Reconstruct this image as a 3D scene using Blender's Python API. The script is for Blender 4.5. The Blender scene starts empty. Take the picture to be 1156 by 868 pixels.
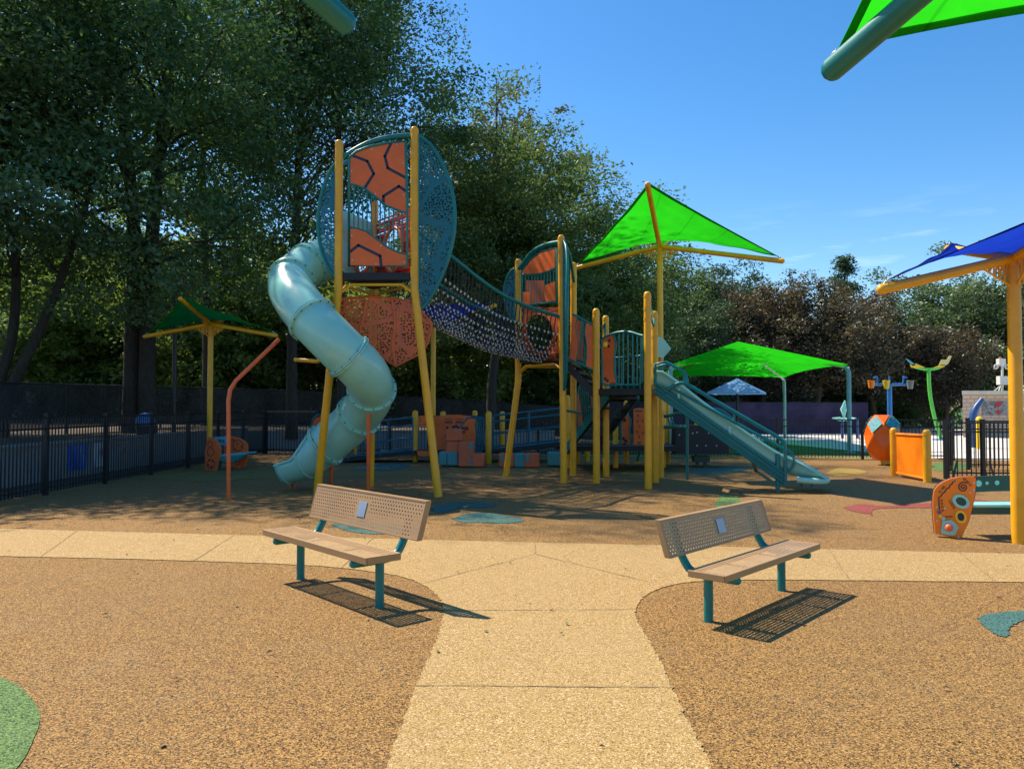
import bpy, math, random
import numpy as np
from mathutils import Vector as V, Matrix, noise
random.seed(7)
sc = bpy.context.scene
COL = sc.collection
PI = math.pi
# ------------------------------------------------------------------ survey: the photo's camera, used to measure places
F, CX, CY, H = 868.0, 578.0, 434.0, 1.6
TH = math.atan(25 / F)
CT, ST = math.cos(TH), math.sin(TH)
def ray(px, py):
    u = CY - py
    return V((px - CX, F * CT - u * ST, F * ST + u * CT))
def P(px, py, Y):
    r = ray(px, py); t = Y / r.y
    return V((r.x * t, Y, H + r.z * t))
def G(px, py, z=0.0):
    r = ray(px, py); t = (z - H) / r.z
    return V((r.x * t, r.y * t, z))
def PL(px, py, A, B):                      # point of a vertical plane through A and B (plan positions)
    r = ray(px, py); n = V((B[1] - A[1], -(B[0] - A[0])))
    t = (n.x * A[0] + n.y * A[1]) / (n.x * r.x + n.y * r.y)
    return V((r.x * t, r.y * t, H + r.z * t))

# ------------------------------------------------------------------ materials
def new_mat(name):
    m = bpy.data.materials.new(name); m.use_nodes = True
    nt = m.node_tree; nt.nodes.clear()
    return m, nt
def N(nt, t, **kw):
    n = nt.nodes.new(t)
    for k, v in kw.items():
        if hasattr(n, k): setattr(n, k, v)
    return n
def L(nt, a, b): nt.links.new(a, b)
def math_n(nt, op, a, b=None, c=None):
    n = N(nt, 'ShaderNodeMath', operation=op)
    for i, x in enumerate((a, b, c)):
        if x is None: continue
        if isinstance(x, (int, float)): n.inputs[i].default_value = x
        else: L(nt, x, n.inputs[i])
    return n.outputs[0]
def ramp(nt, fac, stops, interp='LINEAR'):
    n = N(nt, 'ShaderNodeValToRGB'); cr = n.color_ramp; cr.interpolation = interp
    while len(cr.elements) < len(stops): cr.elements.new(0.5)
    for e, (p, c) in zip(cr.elements, stops):
        e.position = p; e.color = (*c, 1)
    L(nt, fac, n.inputs[0])
    return n.outputs[0]
def mixc(nt, fac, a, b, blend='MIX'):
    n = N(nt, 'ShaderNodeMix', data_type='RGBA', blend_type=blend)
    for s, x in ((0, fac), (6, a), (7, b)):
        if isinstance(x, (int, float)): n.inputs[s].default_value = x
        elif isinstance(x, tuple): n.inputs[s].default_value = (*x, 1)
        else: L(nt, x, n.inputs[s])
    return n.outputs[2]
def coords(nt, scale=1.0):
    tc = N(nt, 'ShaderNodeTexCoord')
    return tc.outputs['Object']
def tex_noise(nt, vec, scale, detail=4, rough=.55):
    n = N(nt, 'ShaderNodeTexNoise'); n.inputs['Scale'].default_value = scale
    n.inputs['Detail'].default_value = detail; n.inputs['Roughness'].default_value = rough
    L(nt, vec, n.inputs['Vector']); return n.outputs['Fac']
def tex_vor(nt, vec, scale, feature='F1', rnd=1.0, dims='3D'):
    n = N(nt, 'ShaderNodeTexVoronoi', feature=feature, voronoi_dimensions=dims)
    n.inputs['Scale'].default_value = scale; n.inputs['Randomness'].default_value = rnd
    L(nt, vec, n.inputs['Vector']); return n
def bump(nt, h, strength=.3, dist=.01):
    n = N(nt, 'ShaderNodeBump'); n.inputs['Strength'].default_value = strength; n.inputs['Distance'].default_value = dist
    L(nt, h, n.inputs['Height']); return n.outputs[0]
def finish(m, nt, shader, alpha=None):
    out = N(nt, 'ShaderNodeOutputMaterial')
    if alpha is not None:
        tr = N(nt, 'ShaderNodeBsdfTransparent'); mx = N(nt, 'ShaderNodeMixShader')
        L(nt, alpha, mx.inputs[0]); L(nt, shader, mx.inputs[1]); L(nt, tr.outputs[0], mx.inputs[2])
        shader = mx.outputs[0]
    L(nt, shader, out.inputs[0]); return m
def holes_grid(nt, axes, su, sv, r, keep=None, slot=1.0):
    sx = N(nt, 'ShaderNodeSeparateXYZ'); L(nt, coords(nt), sx.inputs[0])
    u, v = sx.outputs[axes[0]], sx.outputs[axes[1]]
    vs = math_n(nt, 'DIVIDE', v, sv); row = math_n(nt, 'FLOOR', vs)
    odd = math_n(nt, 'FLOORED_MODULO', row, 2.0)
    us = math_n(nt, 'ADD', math_n(nt, 'DIVIDE', u, su), math_n(nt, 'MULTIPLY', odd, .5))
    fu = math_n(nt, 'MULTIPLY', math_n(nt, 'SUBTRACT', math_n(nt, 'FRACT', us), .5), su)
    fv = math_n(nt, 'MULTIPLY', math_n(nt, 'SUBTRACT', math_n(nt, 'FRACT', vs), .5), sv * slot)
    d = math_n(nt, 'SQRT', math_n(nt, 'ADD', math_n(nt, 'MULTIPLY', fu, fu), math_n(nt, 'MULTIPLY', fv, fv)))
    h = math_n(nt, 'LESS_THAN', d, r)
    if keep:                               # a solid patch in the middle and a solid edge
        (u0, u1, v0, v1), (eu, ev0, ev1) = keep
        a = math_n(nt, 'ABSOLUTE', u)
        solid = math_n(nt, 'MULTIPLY', math_n(nt, 'LESS_THAN', a, u1), math_n(nt, 'MULTIPLY', math_n(nt, 'GREATER_THAN', v, v0), math_n(nt, 'LESS_THAN', v, v1)))
        h = math_n(nt, 'MULTIPLY', h, math_n(nt, 'SUBTRACT', 1.0, solid))
        inside = math_n(nt, 'MULTIPLY', math_n(nt, 'LESS_THAN', a, eu), math_n(nt, 'MULTIPLY', math_n(nt, 'GREATER_THAN', v, ev0), math_n(nt, 'LESS_THAN', v, ev1)))
        h = math_n(nt, 'MULTIPLY', h, inside)
    return h
def holes_shell(nt, scale=20, thr=.31, band=1.35, bw=.06):
    sx = N(nt, 'ShaderNodeSeparateXYZ'); L(nt, coords(nt), sx.inputs[0])
    cb = N(nt, 'ShaderNodeCombineXYZ')
    L(nt, math_n(nt, 'ADD', sx.outputs[0], math_n(nt, 'MULTIPLY', sx.outputs[1], .8)), cb.inputs[0]); L(nt, sx.outputs[2], cb.inputs[1])
    v = tex_vor(nt, cb.outputs[0], scale, rnd=.75, dims='2D').outputs['Distance']
    e = tex_vor(nt, cb.outputs[0], band, feature='DISTANCE_TO_EDGE', dims='2D').outputs['Distance']
    return math_n(nt, 'MULTIPLY', math_n(nt, 'LESS_THAN', v, thr), math_n(nt, 'GREATER_THAN', e, bw))
def paint(name, col, rough=.4, metal=0.0, var=.12, nscale=3.0, bmp=.0, bscale=60, coat=0.0, hole=None, dirt=.15, spec=.5):
    m, nt = new_mat(name)
    b = N(nt, 'ShaderNodeBsdfPrincipled')
    co = coords(nt)
    n1 = tex_noise(nt, co, nscale, 5, .6)
    dark = tuple(c * (1 - var) for c in col); light = tuple(min(1, c * (1 + var)) for c in col)
    c1 = ramp(nt, n1, [(.3, dark), (.7, light)])
    if dirt:
        n2 = tex_noise(nt, co, nscale * 7, 6, .7)
        dm = ramp(nt, n2, [(.58, (0, 0, 0)), (.78, (1, 1, 1))])
        grey = tuple(.6 * c + .4 * d for c, d in zip(col, (.22, .19, .15)))
        c1 = mixc(nt, math_n(nt, 'MULTIPLY', dm, dirt), c1, grey)
    L(nt, c1, b.inputs['Base Color'])
    L(nt, math_n(nt, 'ADD', math_n(nt, 'MULTIPLY', n1, .25), rough - .12), b.inputs['Roughness'])
    b.inputs['Metallic'].default_value = metal; b.inputs['Coat Weight'].default_value = coat
    b.inputs['Specular IOR Level'].default_value = spec
    if bmp: L(nt, bump(nt, tex_noise(nt, co, bscale, 3), bmp, .004), b.inputs['Normal'])
    return finish(m, nt, b.outputs[0], hole(nt) if hole else None)
M = {}
M['yellow'] = paint('yellow_powder_coat', (.86, .39, .006), .36, bmp=.08, dirt=.06)
M['teal'] = paint('teal_powder_coat', (.0, .17, .165), .38, bmp=.08)
M['teal_perf'] = paint('teal_perforated_sheet', (.0, .125, .175), .42, hole=lambda nt: holes_shell(nt))
M['orange'] = paint('orange_plastic_sheet', (.82, .14, .02), .5, bmp=.1, bscale=200)
M['orange_sunlit'] = paint('sunlit_orange_plastic_sheet', (1.0, .235, .004), .45, bmp=.1, bscale=200, var=.04, dirt=.05)  # lit copy of the orange, brightened for pieces standing in sun
M['coral'] = paint('coral_orange_powder_coat', (.8, .15, .04), .42)
M['coral_perf'] = paint('coral_perforated_sheet', (.8, .15, .04), .45, hole=lambda nt: holes_shell(nt, 18, .32, 1.2, .05))
M['red'] = paint('red_plastic', (.5, .05, .025), .45, hole=lambda nt: holes_shell(nt, 20, .35, 1.2, .05))
M['navy'] = paint('navy_plastic_core', (.012, .02, .05), .5)
M['slide'] = paint('pale_teal_slide_plastic', (.29, .63, .54), .3, var=.07, nscale=1.4, dirt=.1, coat=.25)
M['slide_hot'] = M['slide']
M['deck'] = paint('black_rubber_deck', (.012, .014, .02), .6)
M['rope'] = paint('dark_blue_rope', (.01, .025, .05), .7, dirt=0)
M['clip'] = paint('white_rope_clip', (.6, .62, .62), .4, dirt=0)
M['bolt'] = paint('steel_bolt', (.5, .5, .5), .35, metal=.7, dirt=0)
M['black'] = paint('black_metal_fence', (.011, .01, .012), .42)
M['bronze'] = paint('bronze_metal', (.12, .085, .05), .45)
M['bench_tan'] = paint('tan_coated_metal', (.37, .22, .10), .45, var=.08, bmp=.12, bscale=150)
HB = lambda nt: holes_grid(nt, (0, 2), .041, .0285, .0074, keep=((-.11, .11, .595, .765), (.885, .55, .81)))
HS = lambda nt: holes_grid(nt, (0, 1), .032, .032, .0092, keep=((-.0, .0, 5, 6), (.89, -.24, .02)))
M['bench_back'] = paint('tan_perforated_backrest', (.37, .22, .10), .45, var=.08, hole=HB)
M['bench_seat'] = paint('tan_perforated_seat', (.39, .245, .125), .45, var=.12, nscale=5, hole=HS)
M['plaque'] = paint('brushed_plaque', (.32, .37, .45), .4, metal=.4, dirt=.3)
M['mint'] = paint('mint_plastic', (.3, .68, .62), .4, dirt=.05)
M['skyteal'] = paint('turquoise_plastic', (.10, .38, .46), .45)
M['block_teal'] = paint('teal_moulded_block', (.05, .26, .29), .5)
M['block_orange'] = paint('coral_moulded_block', (.66, .13, .05), .5, bmp=.1)
M['green_paint'] = paint('leaf_green_paint', (.09, .5, .06), .4)
M['dkgreen'] = paint('dark_green_metal', (.012, .075, .06), .4)
M['blue_paint'] = paint('bright_blue_paint', (.03, .2, .55), .4)
M['navyblue'] = paint('deep_blue_paint', (.025, .08, .25), .4)
M['purple'] = paint('violet_plastic', (.12, .05, .3), .4)
M['sunyellow'] = paint('sunny_yellow_plastic', (.85, .55, .02), .4, dirt=.05)
M['knob'] = paint('orange_knob', (.85, .16, .05), .3, dirt=0)
M['white'] = paint('white_metal', (.62, .62, .6), .45)
M['paleteal_post'] = paint('pale_teal_post', (.18, .4, .37), .45)
M['grey'] = paint('grey_stucco', (.24, .24, .23), .8, var=.15, bmp=.3, bscale=40, dirt=.5)
M['trunkgrey'] = paint('grey_metal', (.2, .2, .2), .5)
M['siding'] = paint('pale_siding', (.55, .5, .4), .7)
M['roof'] = paint('grey_shingle', (.16, .15, .14), .85)
M['wood'] = paint('dark_table_plank', (.06, .045, .035), .6)

def fabric(name, col, trans=.55):
    m, nt = new_mat(name)
    co = coords(nt)
    n = tex_noise(nt, co, 2.2, 4)
    c = ramp(nt, n, [(.3, tuple(x * .88 for x in col)), (.7, tuple(min(1, x * 1.1) for x in col))])
    w = N(nt, 'ShaderNodeTexWave'); w.inputs['Scale'].default_value = 40; L(nt, co, w.inputs['Vector'])
    bn = bump(nt, w.outputs['Fac'], .15, .003)
    w2 = N(nt, 'ShaderNodeTexWave', wave_profile='SIN'); w2.inputs['Scale'].default_value = .42; w2.inputs['Distortion'].default_value = .25; L(nt, co, w2.inputs['Vector'])
    c = mixc(nt, math_n(nt, 'MULTIPLY', math_n(nt, 'GREATER_THAN', w2.outputs['Fac'], .9975), .45), c, tuple(x * .45 for x in col))
    wr = tex_noise(nt, co, 9, 5, .7); c = mixc(nt, math_n(nt, 'MULTIPLY', wr, .22), c, tuple(x * .6 for x in col))
    d = N(nt, 'ShaderNodeBsdfDiffuse'); t = N(nt, 'ShaderNodeBsdfTranslucent'); mx = N(nt, 'ShaderNodeMixShader')
    for s in (d, t): L(nt, c, s.inputs['Color']); L(nt, bn, s.inputs['Normal'])
    mx.inputs[0].default_value = trans
    L(nt, d.outputs[0], mx.inputs[1]); L(nt, t.outputs[0], mx.inputs[2])
    return finish(m, nt, mx.outputs[0])
M['sail_green'] = fabric('green_shade_cloth', (.03, .72, .015), .52)
M['sail_dkgreen'] = fabric('deep_green_shade_cloth', (.012, .34, .07), .45)
M['sail_blue'] = fabric('blue_shade_cloth', (.012, .05, .55), .5)
M['sail_sky'] = fabric('light_blue_shade_cloth', (.3, .6, .92), .5)
M['hem_green'] = fabric('green_webbing_hem', (.018, .42, .025), .45)
M['hem_blue'] = fabric('blue_webbing_hem', (.008, .02, .16), .2)

def screen(name, col, alpha):
    m, nt = new_mat(name)
    co = coords(nt)
    n = tex_noise(nt, co, .9, 6, .65)
    c = ramp(nt, n, [(.3, tuple(x * .65 for x in col)), (.7, tuple(x * 1.3 for x in col))])
    d = N(nt, 'ShaderNodeBsdfDiffuse'); L(nt, c, d.inputs['Color'])
    w = tex_noise(nt, co, 2.5, 3); L(nt, bump(nt, w, .5, .08), d.inputs['Normal'])
    v = N(nt, 'ShaderNodeValue'); v.outputs[0].default_value = alpha
    return finish(m, nt, d.outputs[0], v.outputs[0])
M['screen'] = screen('dark_windscreen_mesh', (.055, .056, .06), .16)
M['screen_purple'] = screen('purple_windscreen_mesh', (.06, .05, .095), .02)

def granules(name, stops, scale, stain=.25, bstr=.5, rough=.85, tint=(.2, .14, .08), seams=False):
    m, nt = new_mat(name)
    b = N(nt, 'ShaderNodeBsdfPrincipled'); b.inputs['Roughness'].default_value = rough
    b.inputs['Specular IOR Level'].default_value = .25
    co = coords(nt)
    w = N(nt, 'ShaderNodeTexNoise'); w.inputs['Scale'].default_value = scale * .6; L(nt, co, w.inputs['Vector'])
    va = N(nt, 'ShaderNodeVectorMath', operation='MULTIPLY_ADD'); va.inputs[1].default_value = (.012,) * 3
    L(nt, w.outputs['Color'], va.inputs[0]); L(nt, co, va.inputs[2])
    v = tex_vor(nt, va.outputs[0], scale)
    sx = N(nt, 'ShaderNodeSeparateColor'); L(nt, v.outputs['Color'], sx.inputs[0])
    c = ramp(nt, sx.outputs[0], stops, 'CONSTANT')
    big = tex_noise(nt, co, .55, 6, .65)
    c = mixc(nt, math_n(nt, 'MULTIPLY', ramp(nt, big, [(.42, (0, 0, 0)), (.72, (1, 1, 1))]), stain), c, tint)
    mid = tex_noise(nt, co, 7, 5, .7)
    c = mixc(nt, math_n(nt, 'MULTIPLY', ramp(nt, mid, [(.5, (0, 0, 0)), (.75, (1, 1, 1))]), stain * .7), c, tint)
    if seams:                              # pour seams and faint trowel blotches, fixed to the ground
        e = tex_vor(nt, co, .16, feature='DISTANCE_TO_EDGE', dims='2D', rnd=.8).outputs['Distance']
        c = mixc(nt, math_n(nt, 'MULTIPLY', math_n(nt, 'LESS_THAN', e, .0011), .35), c, tuple(x * .4 for x in tint))
        bl = tex_noise(nt, co, 1.7, 4, .6)
        c = mixc(nt, math_n(nt, 'MULTIPLY', ramp(nt, bl, [(.55, (0, 0, 0)), (.8, (1, 1, 1))]), .07), c, (.5, .42, .32))
    else:                                  # hairline cracks and dark drip stains of the concrete
        wv = N(nt, 'ShaderNodeVectorMath', operation='MULTIPLY_ADD'); wn = N(nt, 'ShaderNodeTexNoise'); wn.inputs['Scale'].default_value = 1.6; wn.inputs['Detail'].default_value = 6; L(nt, co, wn.inputs['Vector'])
        wv.inputs[1].default_value = (.5,) * 3; L(nt, wn.outputs['Color'], wv.inputs[0]); L(nt, co, wv.inputs[2])
        e = tex_vor(nt, wv.outputs[0], .3, feature='DISTANCE_TO_EDGE', dims='2D').outputs['Distance']
        gate = ramp(nt, tex_noise(nt, co, .35, 2), [(.5, (0, 0, 0)), (.56, (1, 1, 1))])
        c = mixc(nt, math_n(nt, 'MULTIPLY', math_n(nt, 'MULTIPLY', math_n(nt, 'LESS_THAN', e, .0016), gate), .6), c, (.12, .08, .045))
        sp = tex_noise(nt, co, 3.2, 3, .5)
        c = mixc(nt, math_n(nt, 'MULTIPLY', ramp(nt, sp, [(.62, (0, 0, 0)), (.70, (1, 1, 1))]), .2), c, (.2, .14, .075))
    L(nt, c, b.inputs['Base Color'])
    L(nt, bump(nt, v.outputs['Distance'], bstr, .006), b.inputs['Normal'])
    return finish(m, nt, b.outputs[0])
def rub(name, a, b, c, d, tint): return granules(name, [(0, a), (.27, b), (.5, c), (.8, d)], 150, .25, tint=tint, seams=True)
M['rubber'] = rub('tan_rubber_granules', (.034, .024, .016), (.20, .098, .027), (.32, .167, .047), (.49, .29, .097), (.19, .125, .07))
M['rubber_green'] = rub('green_rubber_granules', (.025, .04, .02), (.08, .16, .045), (.125, .23, .065), (.2, .32, .11), (.06, .11, .04))
M['rubber_teal'] = rub('teal_rubber_granules', (.02, .04, .04), (.04, .115, .105), (.06, .165, .15), (.11, .23, .21), (.05, .12, .10))
M['rubber_red'] = rub('red_rubber_granules', (.08, .02, .02), (.25, .045, .035), (.32, .06, .05), (.4, .12, .09), (.2, .04, .04))
M['rubber_yellow'] = rub('yellow_rubber_granules', (.1, .07, .025), (.36, .22, .035), (.44, .28, .05), (.55, .37, .1), (.3, .2, .05))
M['rubber_ochre'] = rub('ochre_rubber_granules', (.04, .03, .015), (.22, .15, .035), (.31, .21, .05), (.45, .31, .1), (.19, .13, .05))
M['path'] = granules('exposed_aggregate_concrete', [(0, (.15, .08, .025)), (.16, (.31, .19, .064)), (.44, (.41, .262, .098)), (.74, (.50, .335, .14)), (.92, (.66, .52, .33))], 165, .34, .35, .8, (.4, .28, .13))
M['joint'] = paint('dirty_joint_filler', (.22, .155, .08), .9)
M['pad'] = paint('pale_concrete', (.62, .58, .53), .8, var=.06, nscale=.8)
M['lawn'] = paint('grass_soil', (.06, .12, .025), .95, var=.4, nscale=2.5, bmp=.8, bscale=30, dirt=.3)
M['dirt'] = paint('leaf_litter_soil', (.085, .06, .038), .95, var=.45, nscale=1.5, bmp=.6, bscale=12, dirt=.4)
def brick():
    m, nt = new_mat('pale_brickwork'); b = N(nt, 'ShaderNodeBsdfPrincipled'); b.inputs['Roughness'].default_value = .85
    sx = N(nt, 'ShaderNodeSeparateXYZ'); L(nt, coords(nt), sx.inputs[0]); cb = N(nt, 'ShaderNodeCombineXYZ')
    L(nt, math_n(nt, 'ADD', sx.outputs[0], sx.outputs[1]), cb.inputs[0]); L(nt, sx.outputs[2], cb.inputs[1])
    br = N(nt, 'ShaderNodeTexBrick'); br.inputs['Scale'].default_value = 1; br.inputs['Brick Width'].default_value = .42
    br.inputs['Row Height'].default_value = .2; br.inputs['Mortar Size'].default_value = .018
    br.inputs['Color1'].default_value = (.50, .36, .27, 1); br.inputs['Color2'].default_value = (.58, .43, .33, 1); br.inputs['Mortar'].default_value = (.3, .22, .17, 1)
    L(nt, cb.outputs[0], br.inputs['Vector']); L(nt, br.outputs['Color'], b.inputs['Base Color']); return finish(m, nt, b.outputs[0])
M['brick'] = brick()
def splotch(name, cols, scale):
    m, nt = new_mat(name); b = N(nt, 'ShaderNodeBsdfPrincipled'); b.inputs['Roughness'].default_value = .6
    n = tex_noise(nt, coords(nt), scale, 4, .6)
    L(nt, ramp(nt, n, [(.28 + .44 * i / max(1, len(cols) - 1), c) for i, c in enumerate(cols)]), b.inputs['Base Color']); return finish(m, nt, b.outputs[0])
M['mural_blue'] = splotch('blue_mural_paint', [(.02, .05, .3), (.02, .1, .55), (.03, .2, .6), (.5, .35, .05)], 2.5)
M['mural_white'] = splotch('white_mural_paint', [(.5, .55, .6), (.6, .62, .62), (.45, .5, .55), (.3, .03, .03)], 3)
M['mural_mixed'] = splotch('mixed_mural_paint', [(.1, .07, .2), (.35, .28, .2), (.2, .22, .26), (.6, .4, .1)], 5)
M['photo'] = splotch('grey_printed_board', [(.02, .02, .02), (.14, .14, .14), (.3, .3, .29), (.05, .05, .05)], 5)
M['redleaf'] = paint('red_print', (.4, .03, .04), .6)
def bark(name, a, b_):
    m, nt = new_mat(name); b = N(nt, 'ShaderNodeBsdfPrincipled'); b.inputs['Roughness'].default_value = .9
    mp = N(nt, 'ShaderNodeMapping'); mp.inputs['Scale'].default_value = (6, 6, 1.2); L(nt, coords(nt), mp.inputs[0])
    n = tex_noise(nt, mp.outputs[0], 2.5, 6, .7)
    L(nt, ramp(nt, n, [(.3, a), (.7, b_)]), b.inputs['Base Color']); L(nt, bump(nt, n, .9, .05), b.inputs['Normal']); return finish(m, nt, b.outputs[0])
M['bark'] = bark('grey_brown_bark', (.024, .019, .015), (.07, .057, .045))
M['bark_warm'] = bark('warm_brown_bark', (.08, .05, .03), (.22, .15, .09))
def leaf(name, a, b_, tr, hue2=None, gloss=.06, nsc=.35, f2=(.55, .8)):
    m, nt = new_mat(name)
    tc = N(nt, 'ShaderNodeTexCoord'); oi = N(nt, 'ShaderNodeObjectInfo')
    n = tex_noise(nt, tc.outputs['Object'], nsc, 2)
    c = ramp(nt, n, [(.3, a), (.7, b_)])
    n2 = tex_noise(nt, tc.outputs['Object'], 5.0, 2)
    if hue2: c = mixc(nt, ramp(nt, n2, [(f2[0], (0, 0, 0)), (f2[1], (1, 1, 1))]), c, hue2)
    hs = N(nt, 'ShaderNodeHueSaturation'); L(nt, c, hs.inputs['Color'])
    L(nt, math_n(nt, 'ADD', math_n(nt, 'MULTIPLY', oi.outputs['Random'], .04), .48), hs.inputs['Hue'])
    L(nt, math_n(nt, 'ADD', math_n(nt, 'MULTIPLY', n2, .9), .55), hs.inputs['Value'])
    d = N(nt, 'ShaderNodeBsdfDiffuse'); t = N(nt, 'ShaderNodeBsdfTranslucent'); mx = N(nt, 'ShaderNodeMixShader')
    g = N(nt, 'ShaderNodeBsdfGlossy'); g.inputs['Roughness'].default_value = .5; g.inputs['Color'].default_value = (.5, .55, .55, 1)
    mx2 = N(nt, 'ShaderNodeMixShader'); mx2.inputs[0].default_value = gloss
    L(nt, hs.outputs[0], d.inputs['Color'])
    tcx = mixc(nt, .5, hs.outputs[0], tr); L(nt, tcx, t.inputs['Color'])
    mx.inputs[0].default_value = .42
    L(nt, d.outputs[0], mx.inputs[1]); L(nt, t.outputs[0], mx.inputs[2]); L(nt, mx.outputs[0], mx2.inputs[1]); L(nt, g.outputs[0], mx2.inputs[2])
    return finish(m, nt, mx2.outputs[0])
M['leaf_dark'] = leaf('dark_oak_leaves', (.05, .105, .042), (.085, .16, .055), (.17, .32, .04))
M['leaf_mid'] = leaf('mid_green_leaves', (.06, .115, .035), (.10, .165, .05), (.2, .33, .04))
M['leaf_bough'] = leaf('bough_green_leaves', (.07, .12, .035), (.12, .175, .055), (.24, .34, .05), nsc=.5)
M['leaf_sunlit_tint'] = leaf('sunlit_tint_leaves', (.10, .16, .035), (.17, .23, .05), (.42, .55, .06))  # lighter yellow green puts sunlight into the colour of the background foliage
M['leaf_olive'] = leaf('olive_leaves', (.07, .095, .035), (.12, .14, .06), (.2, .24, .05), gloss=.1)
M['leaf_evergreen'] = leaf('evergreen_holly_leaves', (.04, .075, .028), (.075, .115, .045), (.06, .12, .02), gloss=.09)
M['leaf_magnolia'] = leaf('bronze_magnolia_leaves', (.045, .062, .024), (.08, .066, .032), (.11, .085, .022), hue2=(.18, .10, .052), gloss=.1, f2=(.44, .62))
M['leaf_grey'] = leaf('grey_green_leaves', (.08, .13, .05), (.13, .19, .075), (.16, .26, .05), gloss=.11)

# ------------------------------------------------------------------ mesh building
def catmull(pts, k=6):
    pts = [V(p) for p in pts]; q = [pts[0] * 2 - pts[1]] + pts + [pts[-1] * 2 - pts[-2]]; out = []
    for i in range(1, len(q) - 2):
        a, b, c, d = q[i - 1:i + 3]
        for j in range(k):
            t = j / k
            out.append(.5 * ((2 * b) + (c - a) * t + (2 * a - 5 * b + 4 * c - d) * t * t + (3 * b - a - 3 * c + d) * t ** 3))
    return out + [pts[-1]]
def frames(pts):
    T = []
    for i in range(len(pts)):
        a = pts[max(0, i - 1)]; b = pts[min(len(pts) - 1, i + 1)]
        T.append((b - a).normalized())
    up = V((0, 0, 1)) if abs(T[0].z) < .9 else V((0, 1, 0))
    n = (up - T[0] * up.dot(T[0])).normalized(); out = []
    for t in T:
        n = (n - t * n.dot(t)).normalized(); out.append((t, n, t.cross(n)))
    return out
class MB:
    def __init__(s): s.v = []; s.f = []; s.m = []; s.s = []
    def add(s, vs, fs, mat=0, smooth=False):
        o = len(s.v); s.v += [tuple(v) for v in vs]
        for f in fs: s.f.append(tuple(i + o for i in f)); s.m.append(mat); s.s.append(smooth)
        return s
    def box(s, c, size, rz=0.0, mat=0, M3=None):
        R = M3 or Matrix.Rotation(rz, 3, 'Z'); c = V(c); vs = []
        for x in (-.5, .5):
            for y in (-.5, .5):
                for z in (-.5, .5): vs.append(c + R @ V((x * size[0], y * size[1], z * size[2])))
        return s.add(vs, [(0, 1, 3, 2), (4, 6, 7, 5), (0, 4, 5, 1), (2, 3, 7, 6), (0, 2, 6, 4), (1, 5, 7, 3)], mat)
    def bar(s, a, b, w, h, mat=0):           # a square-section bar from a to b
        a, b = V(a), V(b); t = (b - a).normalized(); up = V((0, 0, 1)) if abs(t.z) < .95 else V((0, 1, 0))
        x = t.cross(up).normalized(); y = x.cross(t)
        vs = [p + x * (sx * w / 2) + y * (sy * h / 2) for p in (a, b) for sx, sy in ((-1, -1), (1, -1), (1, 1), (-1, 1))]
        return s.add(vs, [(0, 1, 2, 3), (7, 6, 5, 4), (0, 4, 5, 1), (1, 5, 6, 2), (2, 6, 7, 3), (3, 7, 4, 0)], mat)
    def tube(s, pts, r, n=12, mat=0, caps=True, smooth=True, k=0):
        pts = catmull(pts, k) if k else [V(p) for p in pts]
        rs = r if isinstance(r, (list, tuple)) else [r] * len(pts)
        if k and isinstance(r, (list, tuple)): rs = list(np.interp(np.linspace(0, 1, len(pts)), np.linspace(0, 1, len(r)), r))
        vs, fs = [], []
        for p, (t, a, b), q in zip(pts, frames(pts), rs):
            for i in range(n):
                an = 2 * PI * i / n; vs.append(p + a * (q * math.cos(an)) + b * (q * math.sin(an)))
        for j in range(len(pts) - 1):
            for i in range(n): fs.append((j * n + i, j * n + (i + 1) % n, (j + 1) * n + (i + 1) % n, (j + 1) * n + i))
        s.add(vs, fs, mat, smooth)
        if caps:
            e = len(pts) - 1
            s.add([vs[i] for i in range(n)], [tuple(range(n))[::-1]], mat); s.add([vs[e * n + i] for i in range(n)], [tuple(range(n))], mat)
        return s
    def post(s, a, b, r, n=16, mat=0, mid=None):  # a round post with a domed cap
        a, b = V(a), V(b); pts = [a] + ([V(mid)] if mid else []); t = (b - pts[-1]).normalized()
        rs = [r] * len(pts)
        if mid: pts.insert(1, a.lerp(V(mid), .995)); rs.append(r)
        pts.append(b - t * r * .9); rs.append(r)
        for q in (.35, .65, .88, 1.0): pts.append(b - t * r * .9 * (1 - q)); rs.append(max(r * math.sqrt(max(0, 1 - q * q)), r * .02))
        s.tube(pts, rs, n, mat)
        c = b - t * r * 1.5; s.tube([c - t * .012, c + t * .012], r * 1.06, n, mat)
        return s
    def prism(s, pts, vec, mat=0, side=None):
        pts = [V(p) for p in pts]; vec = V(vec); n = len(pts)
        s.add(pts + [p + vec for p in pts], [tuple(range(n)), tuple(range(2 * n - 1, n - 1, -1))], mat)
        return s.add(pts + [p + vec for p in pts], [(i, i + n, (i + 1) % n + n, (i + 1) % n) for i in range(n)], mat if side is None else side)
    def ball(s, c, r, n=16, mat=0, ry=None, rz=None):
        c = V(c); ry = ry or r; rz = rz or r; m = n // 2; vs = []
        for j in range(m + 1):
            th = PI * j / m
            for i in range(n): ph = 2 * PI * i / n; vs.append(c + V((r * math.sin(th) * math.cos(ph), ry * math.sin(th) * math.sin(ph), rz * math.cos(th))))
        return s.add(vs, [(j * n + i, (j + 1) * n + i, (j + 1) * n + (i + 1) % n, j * n + (i + 1) % n) for j in range(m) for i in range(n)], mat, True)
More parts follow.
